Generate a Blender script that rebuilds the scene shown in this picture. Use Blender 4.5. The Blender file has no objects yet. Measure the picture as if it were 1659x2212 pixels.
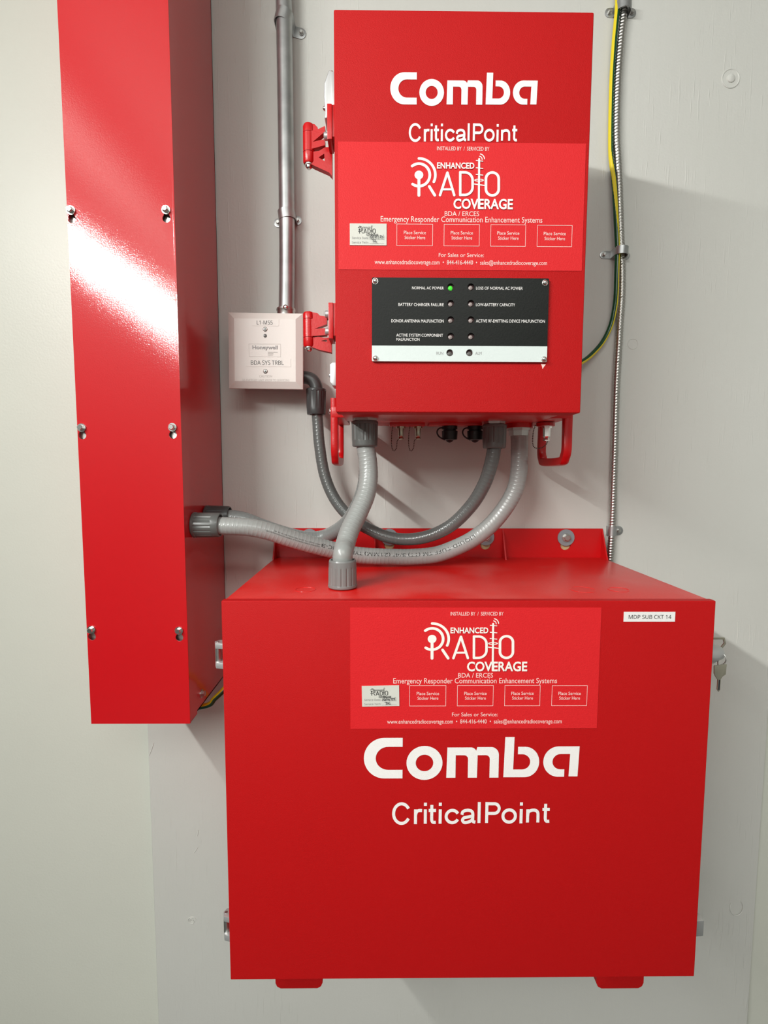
import bpy, bmesh, math, random, os
from mathutils import Vector, Matrix
random.seed(4)
sc = bpy.context.scene
C = sc.collection
PI = math.pi

# ------------------------------------------------------------------ camera
F_PX, PITCH, YAW, ROLL = 1083.56, 0.0824, 0.0094, 0.0025
CAM = Vector((0, -0.9, 1.4))
fw = Vector((math.sin(YAW)*math.cos(PITCH), math.cos(YAW)*math.cos(PITCH), -math.sin(PITCH)))
rt0 = Vector((math.cos(YAW), -math.sin(YAW), 0)); up0 = rt0.cross(fw)
rt = rt0*math.cos(ROLL)+up0*math.sin(ROLL); up = up0*math.cos(ROLL)-rt0*math.sin(ROLL)
cd = bpy.data.cameras.new('camera'); cam = bpy.data.objects.new('camera', cd); C.objects.link(cam)
cd.sensor_fit = 'HORIZONTAL'; cd.sensor_width = 36; cd.lens = F_PX/1659*36; cd.clip_start = 0.01
cam.matrix_world = Matrix(((rt.x, up.x, -fw.x, CAM.x), (rt.y, up.y, -fw.y, CAM.y), (rt.z, up.z, -fw.z, CAM.z), (0, 0, 0, 1)))
sc.camera = cam

def P(px, py, Y):
    """point of the plane y=Y seen at photo pixel (px,py)"""
    d = fw + rt*((px-829.5)/F_PX) + up*((1106-py)/F_PX)
    return CAM + d*((Y-CAM.y)/d.y)

# ------------------------------------------------------------------ light
w = bpy.data.worlds.new('world'); sc.world = w; w.use_nodes = True
w.node_tree.nodes['Background'].inputs[0].default_value = (0.9, 0.95, 1, 1)
w.node_tree.nodes['Background'].inputs[1].default_value = 0.01
def area(name, loc, direction, sx, sy, power, col=(1, 1, 1), up_axis=Vector((0, 1, 0))):
    l = bpy.data.lights.new(name, 'AREA'); l.shape = 'RECTANGLE'; l.size = sx; l.size_y = sy
    l.energy = power; l.color = col
    o = bpy.data.objects.new(name, l); C.objects.link(o)
    z = -Vector(direction).normalized(); x = up_axis.cross(z).normalized(); y = z.cross(x)
    o.matrix_world = Matrix(((x.x, y.x, z.x, loc[0]), (x.y, y.y, z.y, loc[1]), (x.z, y.z, z.z, loc[2]), (0, 0, 0, 1)))
    return o
LC = (0.985, 1.0, 0.965)
area('tube_light', (-1.2, -2.15, 2.27), (0.88, 0.0, -0.47), 0.04, 2.3, 82, LC)
area('tube_light_up', (-1.2, -2.15, 2.61), (0, 0, 1), 0.05, 2.3, 9, LC)
area('room_fill', (0.25, -2.1, 2.66), (0, 0.25, -1), 1.2, 1.0, 25, LC)  # added soft fill below the ceiling, not a known fixture
sc.view_settings.view_transform = 'Standard'; sc.view_settings.look = 'None'
sc.view_settings.gamma = 1; sc.view_settings.exposure = 0.08; sc.view_settings.use_curve_mapping = False

# ------------------------------------------------------------------ materials
def mat(name, col, rough=0.5, metal=0.0, bump=None, coat=0.0, emit=None, spec=0.5, var=None, coat_rough=0.1, scale3=None):
    m = bpy.data.materials.new(name); m.use_nodes = True
    nt = m.node_tree; b = nt.nodes['Principled BSDF']
    b.inputs['Base Color'].default_value = (*col, 1); b.inputs['Roughness'].default_value = rough
    b.inputs['Metallic'].default_value = metal; b.inputs['Specular IOR Level'].default_value = spec
    b.inputs['Coat Weight'].default_value = coat; b.inputs['Coat IOR'].default_value = 1.52 if coat > 0.8 else 1.5; b.inputs['Coat Roughness'].default_value = coat_rough
    if emit:
        b.inputs['Emission Color'].default_value = (*emit[0], 1); b.inputs['Emission Strength'].default_value = emit[1]
    geo = nt.nodes.new('ShaderNodeNewGeometry')
    vec = geo.outputs['Position']
    if scale3:
        mp = nt.nodes.new('ShaderNodeMapping'); mp.inputs['Scale'].default_value = scale3
        nt.links.new(vec, mp.inputs['Vector']); vec = mp.outputs['Vector']
    if bump:
        sc_, st, det = bump
        n = nt.nodes.new('ShaderNodeTexNoise'); n.inputs['Scale'].default_value = sc_; n.inputs['Detail'].default_value = det
        nt.links.new(vec, n.inputs['Vector'])
        bp = nt.nodes.new('ShaderNodeBump'); bp.inputs['Strength'].default_value = st; bp.inputs['Distance'].default_value = 0.001
        nt.links.new(n.outputs['Fac'], bp.inputs['Height']); nt.links.new(bp.outputs['Normal'], b.inputs['Normal'])
        if coat: nt.links.new(bp.outputs['Normal'], b.inputs['Coat Normal'])
    if var:
        vs, col2, lo, hi = var
        n2 = nt.nodes.new('ShaderNodeTexNoise'); n2.inputs['Scale'].default_value = vs; n2.inputs['Detail'].default_value = 4
        nt.links.new(vec, n2.inputs['Vector'])
        mr = nt.nodes.new('ShaderNodeMapRange'); mr.inputs['From Min'].default_value = lo; mr.inputs['From Max'].default_value = hi
        nt.links.new(n2.outputs['Fac'], mr.inputs['Value'])
        mx = nt.nodes.new('ShaderNodeMix'); mx.data_type = 'RGBA'
        mx.inputs[6].default_value = (*col, 1); mx.inputs[7].default_value = (*col2, 1)
        nt.links.new(mr.outputs[0], mx.inputs[0]); nt.links.new(mx.outputs[2], b.inputs['Base Color'])
    return m

RED = (0.47, 0.0015, 0.0025)
M = {}
M['red_powder'] = mat('red_powder_coat', RED, 0.55, bump=(1500, 0.5, 2), spec=0.27)
M['red_gloss'] = mat('red_gloss_enamel', (0.52, 0.003, 0.007), 0.5, bump=(750, 0.07, 2), coat=0.9, coat_rough=0.085, spec=0.15)
M['red_cast'] = mat('red_cast_paint', (0.52, 0.003, 0.005), 0.32, bump=(500, 0.15, 2))
M['red_lit_top'] = mat('red_dusty_lit_top', (0.66, 0.007, 0.005), 0.30, bump=(600, 0.3, 2), var=(9, (0.66, 0.08, 0.07), 0.52, 0.8))  # base red lifted to imitate light on the ledge; pale mottling is dust
M['red_vinyl'] = mat('red_vinyl', (0.66, 0.016, 0.020), 0.5, bump=(700, 0.3, 2), spec=0.25)
M['white_print'] = mat('white_print', (0.86, 0.82, 0.80), 0.5, bump=(900, 0.4, 2))
M['cream_print'] = mat('cream_print', (0.9, 0.84, 0.78), 0.5)
M['pink_print'] = mat('thin_print', (0.92, 0.62, 0.58), 0.5)
M['black_print'] = mat('black_print', (0.03, 0.03, 0.03), 0.5)
M['grey_print'] = mat('grey_print', (0.30, 0.29, 0.29), 0.5)
M['emboss'] = mat('pale_grey_print', (0.50, 0.47, 0.44), 0.6)
M['pen'] = mat('pen_ink', (0.012, 0.012, 0.02), 0.4)
M['paper'] = mat('sticker_paper', (0.62, 0.61, 0.55), 0.6)
M['label_white'] = mat('label_tape', (0.80, 0.78, 0.76), 0.45)
M['panel_black'] = mat('panel_black', (0.007, 0.008, 0.007), 0.42, bump=(500, 0.12, 2), spec=0.25)
M['panel_white'] = mat('panel_white', (0.66, 0.72, 0.70), 0.45, bump=(500, 0.15, 2))
M['chrome'] = mat('bright_steel', (0.78, 0.78, 0.76), 0.2, 1.0)
M['steel'] = mat('dull_steel', (0.55, 0.55, 0.53), 0.36, 1.0, bump=(300, 0.1, 3))
M['galv'] = mat('galvanised_steel', (0.50, 0.51, 0.51), 0.40, 0.9, bump=(120, 0.06, 4), var=(30, (0.38, 0.39, 0.39), 0.35, 0.65))
M['alu'] = mat('cast_aluminium', (0.58, 0.59, 0.59), 0.42, 0.7)
M['armour'] = mat('armour_steel', (0.48, 0.465, 0.44), 0.30, 1.0)
M['zinc_grey'] = mat('zinc_washer', (0.26, 0.29, 0.31), 0.5, 0.3)
M['pvc_light'] = mat('light_grey_pvc', (0.30, 0.31, 0.30), 0.34, coat=0.2)
M['pvc_mid'] = mat('mid_grey_pvc', (0.20, 0.215, 0.21), 0.26, coat=0.3)
M['pvc_dark'] = mat('dark_grey_pvc', (0.105, 0.112, 0.108), 0.28, coat=0.2)
M['nut_grey'] = mat('grey_nylon', (0.105, 0.11, 0.105), 0.36, coat=0.1)
M['nut_light'] = mat('light_grey_nylon', (0.19, 0.195, 0.19), 0.36, coat=0.1)
M['nut_dark'] = mat('dark_nylon', (0.05, 0.052, 0.052), 0.34)
M['white_plastic'] = mat('ivory_plastic', (0.72, 0.68, 0.64), 0.42, bump=(800, 0.08, 2))
M['yellow'] = mat('yellow_insulation', (0.75, 0.60, 0.01), 0.35)
M['olive'] = mat('yellow_stripe', (0.55, 0.48, 0.05), 0.4)
M['green'] = mat('green_insulation', (0.003, 0.06, 0.02), 0.25)
M['black_cap'] = mat('black_rubber', (0.006, 0.006, 0.006), 0.45)
M['dark_hole'] = mat('dark_recess', (0.03, 0.004, 0.004), 0.6)
M['lens_off'] = mat('unlit_lens', (0.30, 0.24, 0.23), 0.25)
M['lens_dark'] = mat('dark_lens', (0.10, 0.09, 0.085), 0.3)
M['lens_green'] = mat('lit_green_lens', (0.02, 0.30, 0.02), 0.2, emit=((0.10, 0.95, 0.05), 0.55))
M['brass'] = mat('nickel_brass', (0.50, 0.46, 0.36), 0.3, 1.0)
M['chain'] = mat('blackened_beads', (0.10, 0.085, 0.07), 0.4, 0.6)
M['key'] = mat('key_nickel', (0.42, 0.40, 0.32), 0.4, 0.8)
M['bare_wood'] = mat('bare_wood', (0.50, 0.38, 0.20), 0.7)
M['fixture'] = mat('fixture', (0.8, 0.8, 0.8), 0.5)

def paint_wall(name, col, col2, grain):
    m = mat(name, col, 0.42, var=(2.2, col2, 0.35, 0.7), spec=0.4)
    nt = m.node_tree; b = nt.nodes['Principled BSDF']
    geo = nt.nodes.new('ShaderNodeNewGeometry')
    def noise(scale3, s, det=2):
        mp = nt.nodes.new('ShaderNodeMapping'); mp.inputs['Scale'].default_value = scale3
        nt.links.new(geo.outputs['Position'], mp.inputs['Vector'])
        n = nt.nodes.new('ShaderNodeTexNoise'); n.inputs['Scale'].default_value = s; n.inputs['Detail'].default_value = det
        nt.links.new(mp.outputs['Vector'], n.inputs['Vector']); return n.outputs['Fac']
    def math_(op, a, b_):
        q = nt.nodes.new('ShaderNodeMath'); q.operation = op
        for i, v in enumerate((a, b_)):
            if isinstance(v, (int, float)): q.inputs[i].default_value = v
            else: nt.links.new(v, q.inputs[i])
        return q.outputs[0]
    fine = noise((1, 1, 1), 260)
    if grain:
        g = noise((230, 1, 16), 1, 2)                    # short vertical grain strokes
        mask = noise((3, 1, 2.2), 1.6, 1)
        mr = nt.nodes.new('ShaderNodeMapRange'); mr.inputs['From Min'].default_value = 0.60; mr.inputs['From Max'].default_value = 0.78
        nt.links.new(g, mr.inputs['Value'])
        mk = nt.nodes.new('ShaderNodeMapRange'); mk.inputs['From Min'].default_value = 0.42; mk.inputs['From Max'].default_value = 0.62
        nt.links.new(mask, mk.inputs['Value'])
        h = math_('MULTIPLY', mr.outputs[0], mk.outputs[0])
        h = math_('ADD', math_('MULTIPLY', h, 0.75), math_('MULTIPLY', fine, 0.22))
        h = math_('ADD', h, math_('MULTIPLY', noise((60, 1, 4), 1, 2), 0.35))
    else:
        h = math_('MULTIPLY', fine, 0.25)
        h = math_('ADD', h, math_('MULTIPLY', noise((1, 1, 1), 14), 0.6))
    bp = nt.nodes.new('ShaderNodeBump'); bp.inputs['Strength'].default_value = 0.6; bp.inputs['Distance'].default_value = 0.0012
    nt.links.new(h, bp.inputs['Height']); nt.links.new(bp.outputs['Normal'], b.inputs['Normal'])
    return m
M['plywood'] = paint_wall('painted_plywood', (0.60, 0.598, 0.565), (0.57, 0.568, 0.53), True)
M['drywall'] = paint_wall('painted_drywall', (0.64, 0.645, 0.575), (0.61, 0.615, 0.55), False)
M['room'] = mat('room_paint', (0.34, 0.34, 0.32), 0.6)
M['ceiling'] = mat('ceiling_paint', (0.58, 0.58, 0.56), 0.7)
M['concrete'] = mat('concrete', (0.08, 0.078, 0.075), 0.7, bump=(30, 0.3, 4), var=(3, (0.06, 0.06, 0.058), 0.4, 0.7))

# ------------------------------------------------------------------ mesh helpers
class MB:
    def __init__(s): s.v = []; s.f = []; s.mi = []
    def add(s, vs, fs, mi=0):
        o = len(s.v); s.v += [tuple(p) for p in vs]; s.f += [tuple(i+o for i in f) for f in fs]; s.mi += [mi]*len(fs); return s
    def bm(s, b, mi=0):
        b.verts.ensure_lookup_table(); b.verts.index_update()
        s.add([v.co for v in b.verts], [[v.index for v in f.verts] for f in b.faces], mi); b.free(); return s
    def box(s, x0, x1, y0, y1, z0, z1, bev=0.0, seg=2, mi=0):
        b = bmesh.new(); bmesh.ops.create_cube(b, size=1)
        for v in b.verts:
            v.co = Vector((x0+(v.co.x+.5)*(x1-x0), y0+(v.co.y+.5)*(y1-y0), z0+(v.co.z+.5)*(z1-z0)))
        if bev: bmesh.ops.bevel(b, geom=list(b.edges), offset=bev, segments=seg, profile=0.6, affect='EDGES')
        return s.bm(b, mi)
    def cyl(s, p0, p1, r0, r1=None, n=20, cap=True, mi=0):
        p0 = Vector(p0); p1 = Vector(p1); r1 = r0 if r1 is None else r1
        return s.lathe(p0, p1-p0, [(0, r0), ((p1-p0).length, r1)], n, cap, mi)
    def lathe(s, p0, axis, prof, n=20, cap=True, mi=0, rfun=None):
        """prof = [(distance along axis, radius)]"""
        p0 = Vector(p0); a = Vector(axis).normalized()
        u = a.orthogonal().normalized(); v = a.cross(u)
        vs = []; fs = []
        for (d, r) in prof:
            for k in range(n):
                t = 2*PI*k/n; rr = r*(rfun(k, d) if rfun else 1)
                vs.append(p0+a*d+(u*math.cos(t)+v*math.sin(t))*rr)
        for i in range(len(prof)-1):
            for k in range(n):
                fs.append((i*n+k, i*n+(k+1) % n, (i+1)*n+(k+1) % n, (i+1)*n+k))
        if cap:
            fs.append(tuple(range(n))[::-1]); fs.append(tuple((len(prof)-1)*n+k for k in range(n)))
        return s.add(vs, fs, mi)
    def ball(s, c, r, sq=(1, 1, 1), n=12, mi=0):
        b = bmesh.new(); bmesh.ops.create_uvsphere(b, u_segments=n, v_segments=max(6, n//2), radius=r)
        for v in b.verts: v.co = Vector((v.co.x*sq[0], v.co.y*sq[1], v.co.z*sq[2]))+Vector(c)
        return s.bm(b, mi)
    def prism(s, poly, axis, a0, a1, bev=0.0, mi=0, seg=2):
        """poly in the two other axes (order x,y,z), extruded along axis from a0 to a1"""
        def pt(p, a):
            if axis == 'x': return (a, p[0], p[1])
            if axis == 'y': return (p[0], a, p[1])
            return (p[0], p[1], a)
        b = bmesh.new()
        lo = [b.verts.new(pt(p, a0)) for p in poly]; hi = [b.verts.new(pt(p, a1)) for p in poly]
        b.faces.new(lo); b.faces.new(hi[::-1]); n = len(poly)
        for i in range(n): b.faces.new((lo[i], hi[i], hi[(i+1) % n], lo[(i+1) % n]))
        bmesh.ops.recalc_face_normals(b, faces=list(b.faces))
        if bev: bmesh.ops.bevel(b, geom=list(b.edges), offset=bev, segments=seg, profile=0.6, affect='EDGES')
        return s.bm(b, mi)
    def xform(s, mtx):
        s.v = [tuple(mtx @ Vector(p)) for p in s.v]; return s

def build(name, mb, mats, parent=None, smooth=True, ang=35, **props):
    me = bpy.data.meshes.new(name)
    xs = list(zip(*mb.v)); c = Vector([(min(a)+max(a))/2 for a in xs])
    me.from_pydata([Vector(p)-c for p in mb.v], [], mb.f)
    for m_ in (mats if isinstance(mats, (list, tuple)) else [mats]): me.materials.append(M[m_])
    if any(mb.mi): me.polygons.foreach_set('material_index', mb.mi)
    b = bmesh.new(); b.from_mesh(me); bmesh.ops.recalc_face_normals(b, faces=list(b.faces)); b.to_mesh(me); b.free()
    if smooth:
        me.polygons.foreach_set('use_smooth', [True]*len(me.polygons)); me.set_sharp_from_angle(angle=math.radians(ang))
    me.update()
    o = bpy.data.objects.new(name, me); C.objects.link(o)
    wp = WP.get(parent.name, Vector((0, 0, 0))) if parent else Vector((0, 0, 0))
    if parent: o.parent = parent
    o.location = c-wp; WP[o.name] = c.copy()
    for k, v in props.items(): o[k] = v
    return o
WP = {}
def thing(name, label, cat, loc, group=None):
    o = bpy.data.objects.new(name, None); C.objects.link(o); o.location = loc; o.empty_display_size = 0.03
    WP[o.name] = Vector(loc); o['label'] = label; o['category'] = cat
    if group: o['group'] = group
    return o
def tag(o, label, cat, group=None):
    o['label'] = label; o['category'] = cat
    if group: o['group'] = group
    return o

def smooth_path(pts, step=0.003):
    pts = [Vector(p) for p in pts]; e = [pts[0]*2-pts[1]]+pts+[pts[-1]*2-pts[-2]]
    dense = []
    for i in range(1, len(e)-2):
        p0, p1, p2, p3 = e[i-1:i+3]
        for k in range(24):
            t = k/24
            dense.append(0.5*((2*p1)+(p2-p0)*t+(2*p0-5*p1+4*p2-p3)*t*t+(3*p1-p0-3*p2+p3)*t**3))
    dense.append(pts[-1])
    for _ in range(10):
        dense = [dense[0]]+[(dense[i-1]+dense[i]*2+dense[i+1])/4 for i in range(1, len(dense)-1)]+[dense[-1]]
    L = [0]
    for i in range(1, len(dense)): L.append(L[-1]+(dense[i]-dense[i-1]).length)
    n = max(2, int(L[-1]/step)); out = []; j = 0
    for k in range(n+1):
        s = L[-1]*k/n
        while j < len(L)-2 and L[j+1] < s: j += 1
        t = (s-L[j])/max(1e-9, L[j+1]-L[j]); out.append(dense[j].lerp(dense[j+1], min(1, max(0, t))))
    return out, L[-1]
def frames(path, ref=Vector((0, -1, 0))):
    """tangent, u (towards the camera side), v"""
    fr = []; u = None
    for i, p in enumerate(path):
        t = (path[min(i+1, len(path)-1)]-path[max(i-1, 0)]).normalized()
        if u is None:
            u = (ref-t*ref.dot(t)); u = u.normalized() if u.length > 0.05 else t.orthogonal().normalized()
        else: u = (u-t*u.dot(t)).normalized()
        fr.append((t, u, t.cross(u)))
    return fr
def tube(mb, path, rfun, n=20, mifun=None, cap=True):
    fr = frames(path); vs = []; N = len(path)
    for i, p in enumerate(path):
        t, u, v = fr[i]
        for k in range(n):
            a = 2*PI*k/n; r = rfun(i, a); vs.append(p+(u*math.cos(a)+v*math.sin(a))*r)
    o = len(mb.v); mb.v += [tuple(q) for q in vs]
    for i in range(N-1):
        for k in range(n):
            mb.f.append((o+i*n+k, o+i*n+(k+1) % n, o+(i+1)*n+(k+1) % n, o+(i+1)*n+k))
            mb.mi.append(mifun(i, 2*PI*(k+.5)/n) if mifun else 0)
    if cap:
        mb.f.append(tuple(o+k for k in range(n))); mb.mi.append(0)
        mb.f.append(tuple(o+(N-1)*n+k for k in range(n))); mb.mi.append(0)
    return mb

# ------------------------------------------------------------------ lettering helpers
try:
    SANS = bpy.data.fonts.load(os.path.join(bpy.utils.resource_path('LOCAL'), 'datafiles', 'fonts', 'NotoSansHebrew-Regular.woff2'))
except Exception:
    SANS = None
def glyphs(body, bold=0.0, font=True, shear=0.0, spacing=1.0):
    cu = bpy.data.curves.new('t', 'FONT'); cu.body = body; cu.offset = bold; cu.shear = shear; cu.space_character = spacing
    cu.resolution_u = 3
    if font and SANS: cu.font = SANS
    o = bpy.data.objects.new('t', cu); C.objects.link(o)
    bpy.context.view_layer.update()
    me = bpy.data.meshes.new_from_object(o.evaluated_get(bpy.context.evaluated_depsgraph_get()))
    vs = [(v.co.x, v.co.y) for v in me.vertices]; fs = [tuple(p.vertices) for p in me.polygons]
    bpy.data.objects.remove(o); bpy.data.curves.remove(cu); bpy.data.meshes.remove(me)
    return vs, fs
def fit(vs, x0, z0, x1, z1):
    ax = [v[0] for v in vs]; ay = [v[1] for v in vs]; a0, a1, b0, b1 = min(ax), max(ax), min(ay), max(ay)
    return [(x0+(v[0]-a0)/(a1-a0)*(x1-x0), z0+(v[1]-b0)/(b1-b0)*(z1-z0)) for v in vs]
def islands(nv, fs):
    p = list(range(nv))
    def f(i):
        while p[i] != i: p[i] = p[p[i]]; i = p[i]
        return i
    for q in fs:
        for k in q[1:]: p[f(k)] = f(q[0])
    ids = {}; return [ids.setdefault(f(i), len(ids)) for i in range(nv)]
def flat(name, vs, fs, Y, m_, parent, overlap=False, **kw):
    """print on the plane y=Y; overlapping strokes are laid one on the other"""
    k = islands(len(vs), fs)
    mb = MB(); mb.add([(x, Y-(0.00002*(k[i] % 40) if overlap else 0), z) for i, (x, z) in enumerate(vs)], fs)
    me_o = build(name, mb, m_, parent, smooth=False, **kw)
    return me_o
def write(body, x0, z0, x1, z1, Y, m_, parent, bold=0.0, font=True, **kw):
    vs, fs = glyphs(body, bold, font)
    return flat('lettering', fit(vs, x0, z0, x1, z1), fs, Y, m_, parent)
def px_box(b, Y):
    """photo pixel box (left, top, right, bottom) on plane Y -> x0,z0,x1,z1"""
    a = P(b[0], b[3], Y); c = P(b[2], b[1], Y); d = P(b[0], b[1], Y); e = P(b[2], b[3], Y)
    return ((a.x+d.x)/2, (a.z+e.z)/2, (c.x+e.x)/2, (c.z+d.z)/2)
def stroke2d(pts, wd, capn=5, closed=False):
    """ribbon polygon strip with round caps"""
    pts = [Vector((p[0], p[1])) for p in pts]; vs = []; fs = []; n = len(pts); h = wd/2
    for i, p in enumerate(pts):
        if closed: a = (pts[(i+1) % n]-pts[i-1])
        else: a = pts[min(i+1, n-1)]-pts[max(i-1, 0)]
        a.normalize(); nn = Vector((-a.y, a.x)); k = 1.0
        if (0 < i < n-1) or closed:
            b = (pts[(i+1) % n]-p).normalized(); k = 1/max(0.5, abs(nn.dot(Vector((-b.y, b.x)))))
        vs += [p+nn*h*k, p-nn*h*k]
    for i in range(n-1 if not closed else n):
        j = (i+1) % n; fs.append((2*i, 2*i+1, 2*j+1, 2*j))
    if not closed and capn:
        for (p, q, a0, a1) in ((pts[0], pts[1], 0, 1), (pts[-1], pts[-2], 2*n-1, 2*n-2)):
            d = (p-q).normalized(); nn = Vector((-d.y, d.x)); o = len(vs)
            for k in range(2*capn+1):
                t = -PI/2+PI*k/(2*capn); vs.append(p+d*h*math.cos(t)+nn*h*math.sin(t))
            fs.append(tuple(range(o, len(vs))))
    return [tuple(v) for v in vs], fs
def arc(cx, cy, rx, ry, a0, a1, n=20):
    return [(cx+rx*math.cos(math.radians(a0+(a1-a0)*k/n)), cy-ry*math.sin(math.radians(a0+(a1-a0)*k/n))) for k in range(n+1)]
def merge(lst):
    vs = []; fs = []
    for v, f in lst:
        o = len(vs); vs += v; fs += [tuple(i+o for i in q) for q in f]
    return vs, fs
def filled(polys):
    """2D filled outlines with holes -> verts, faces"""
    cu = bpy.data.curves.new('c', 'CURVE'); cu.dimensions = '2D'; cu.fill_mode = 'BOTH'
    for pl in polys:
        s = cu.splines.new('POLY'); s.points.add(len(pl)-1); s.use_cyclic_u = True
        for i, p in enumerate(pl): s.points[i].co = (p[0], p[1], 0, 1)
    o = bpy.data.objects.new('c', cu); C.objects.link(o); bpy.context.view_layer.update()
    me = bpy.data.meshes.new_from_object(o.evaluated_get(bpy.context.evaluated_depsgraph_get()))
    vs = [(v.co.x, v.co.y) for v in me.vertices]; fs = [tuple(p.vertices) for p in me.polygons]
    bpy.data.objects.remove(o); bpy.data.curves.remove(cu); bpy.data.meshes.remove(me)
    return vs, fs

def plate(polys, y0, y1):
    vs, fs = filled(polys); mb = MB(); mb.add([(x, y0, z) for x, z in vs], fs); mb.add([(x, y1, z) for x, z in vs], fs)
    for pl in polys:
        n = len(pl); mb.add([(x, y0, z) for x, z in pl]+[(x, y1, z) for x, z in pl], [(i, (i+1) % n, n+(i+1) % n, n+i) for i in range(n)])
    return mb

# ------------------------------------------------------------------ hardware helpers
def hex_screw(mb, p, n, r, h, washer=1.45, slot=False):
    n = Vector(n); p = Vector(p)
    mb.cyl(p, p+n*h*0.25, r*washer, n=20)
    mb.lathe(p+n*h*0.25, n, [(0, r), (h*0.65, r), (h*0.8, r*0.8)], 6)
    return mb
def pan_screw(mb, p, n, r, h):
    n = Vector(n); p = Vector(p)
    mb.lathe(p, n, [(0, r), (h*0.4, r*0.98), (h*0.75, r*0.75), (h, r*0.35)], 16)
    return mb
def cross_recess(p, r, Y):
    mb = MB(); x, z = p
    for a in (0.6, 0.6+PI/2):
        d = Vector((math.cos(a), math.sin(a))); q = Vector((-d.y, d.x))*r*0.16
        c = [Vector((x, z))+d*r*0.6*s1+q*s2 for s1, s2 in ((1, 1), (-1, 1), (-1, -1), (1, -1))]
        mb.add([(v.x, Y, v.y) for v in c], [(0, 1, 2, 3)])
    return mb

# ================================================================== THE SETTING
X0, X1, YB, H = -2.3, 2.0, -3.4, 2.69
def struct(name, mb, m_):
    o = build(name, mb, m_, smooth=False); o['kind'] = 'structure'; return o
struct('wall_back', MB().box(X0, X1, 0.0185, 0.12, 0, H), 'drywall')
struct('wall_left', MB().box(X0-0.1, X0, YB, 0.12, 0, H), 'room')
struct('wall_right', MB().box(X1, X1+0.1, YB, 0.12, 0, H), 'room')
struct('wall_front', MB().box(X0-0.1, X1+0.1, YB-0.1, YB, 0, H), 'room')
struct('floor', MB().box(X0-0.1, X1+0.1, YB-0.1, 0.12, -0.1, 0), 'concrete')
struct('ceiling', MB().box(X0-0.1, X1+0.1, YB-0.1, 0.12, H, H+0.1), 'ceiling')

# plywood backboard screwed to the wall
pxl = (P(318, 1570, 0).x+P(338, 2100, 0).x)/2
pxr = P(1622, 2100, 0).x
board = thing('plywood_backboard', 'off-white painted plywood sheet on the wall behind all the red equipment', 'board', (0.1, 0.018, 0.12))
build('sheet', MB().box(pxl, pxr, 0.0, 0.018, 0.12, 2.5, bev=0.0012, seg=1), 'plywood', board)
def painted_screw(px, py, r, dome):
    c = P(px, py, 0); mb = MB()
    prof = [(0, r*1.02), (0.0010, r), (0.0013, r*0.93), (0.0005, r*0.86), (0.0004, r*0.3)] if dome else [(0, r), (0.0006, r*0.97), (0.0006, r*0.9), (0.0001, r*0.85), (0.0001, 0.001)]
    mb.lathe(c, (0, -1, 0), prof, 32)
    if dome: mb.lathe(c+Vector((0, -0.0003, 0)), (0, -1, 0), [(0, r*0.46), (0.0018, r*0.42), (0.003, r*0.25)], 12)
    return mb
build('painted_screw', painted_screw(1578, 170, 0.0155, True), 'plywood', board)
build('painted_screw', painted_screw(1367, 743, 0.0095, False), 'plywood', board)
mb = MB()                                                    # loose plug: raised crescent at the lower right
c = P(1590, 1959, 0)
pts = [(c.x+0.0125*math.cos(t), -0.0008-0.0012*max(0, math.cos(t+0.9)), c.z+0.016*math.sin(t)) for t in [2.6+k*0.2 for k in range(24)]]
tube(mb, smooth_path(pts, 0.002)[0], lambda i, a: 0.0009, 6); build('plug_edge', mb, 'plywood', board)
mb = MB(); c = P(415, 1988, 0)
for r, ph in ((0.007, 0.3), (0.0045, 1.4), (0.0022, 2.5)):
    pts = [(c.x+r*1.1*math.cos(t), -0.0003, c.z+r*math.sin(t)) for t in [ph+k*0.3 for k in range(17)]]
    tube(mb, smooth_path(pts, 0.0015)[0], lambda i, a: 0.0006, 6)
build('knot', mb, 'plywood', board)
for (a, b) in (((318+14, 1605), (322, 1632)), ((427, 1830), (419, 1842)), ((428, 1793), (426, 1806)), ((1620, 1350), (1619, 1385)), ((1594, 1343), (1592, 1390))):
    p, q = P(*a, 0), P(*b, 0); mb = MB(); tube(mb, smooth_path([p, (p+q)/2+Vector((0.0008, 0, 0)), q], 0.003)[0], lambda i, a: 0.0007, 6)
    build('surface_check', mb, 'plywood', board)

# ================================================================== LEFT WIREWAY
TX0, TX1, TY, TZ = -0.4233, -0.2783, -0.1861, 1.0275
tr = thing('wireway', 'tall glossy red wireway trunk running up the left of the wall', 'wireway', (TX0, 0, TZ))
T_ = 0.0016; ZT = 2.60
mb = MB()
mb.box(TX0+T_, TX0+T_*2, TY+0.012, -0.001, TZ+0.002, ZT); mb.box(TX1-T_*2, TX1-T_, TY+0.012, -0.001, TZ+0.002, ZT)
mb.box(TX0+T_, TX1-T_, -0.003, -0.001, TZ+0.002, ZT); mb.box(TX0+T_, TX1-T_, TY+0.004, -0.001, TZ+0.002, TZ+0.004)
build('channel', mb, 'red_gloss', tr)
def keyhole(px, py):
    c = P(px, py, TY); r = 0.0048
    lo = [(c.x+r*1.15*math.cos(t), c.z-0.0105+r*1.15*math.sin(t)) for t in [PI*0.75+k*(PI*1.5)/14 for k in range(15)]]
    hi = [(c.x+0.0022*math.cos(t), c.z+0.0022*math.sin(t)) for t in [k*PI/6 for k in range(7)]]
    return lo+hi
screws_px = [(154, 455), (359, 454), (177, 924), (373, 923), (198, 1360), (387, 1362)]
outline = [(TX0, TZ), (TX1, TZ), (TX1, ZT), (TX0, ZT)]
vs, fs = filled([outline]+[keyhole(*s) for s in screws_px])
mb = MB(); mb.add([(x, TY, z) for x, z in vs], fs); mb.add([(x, TY+T_, z) for x, z in vs], fs)
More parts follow.
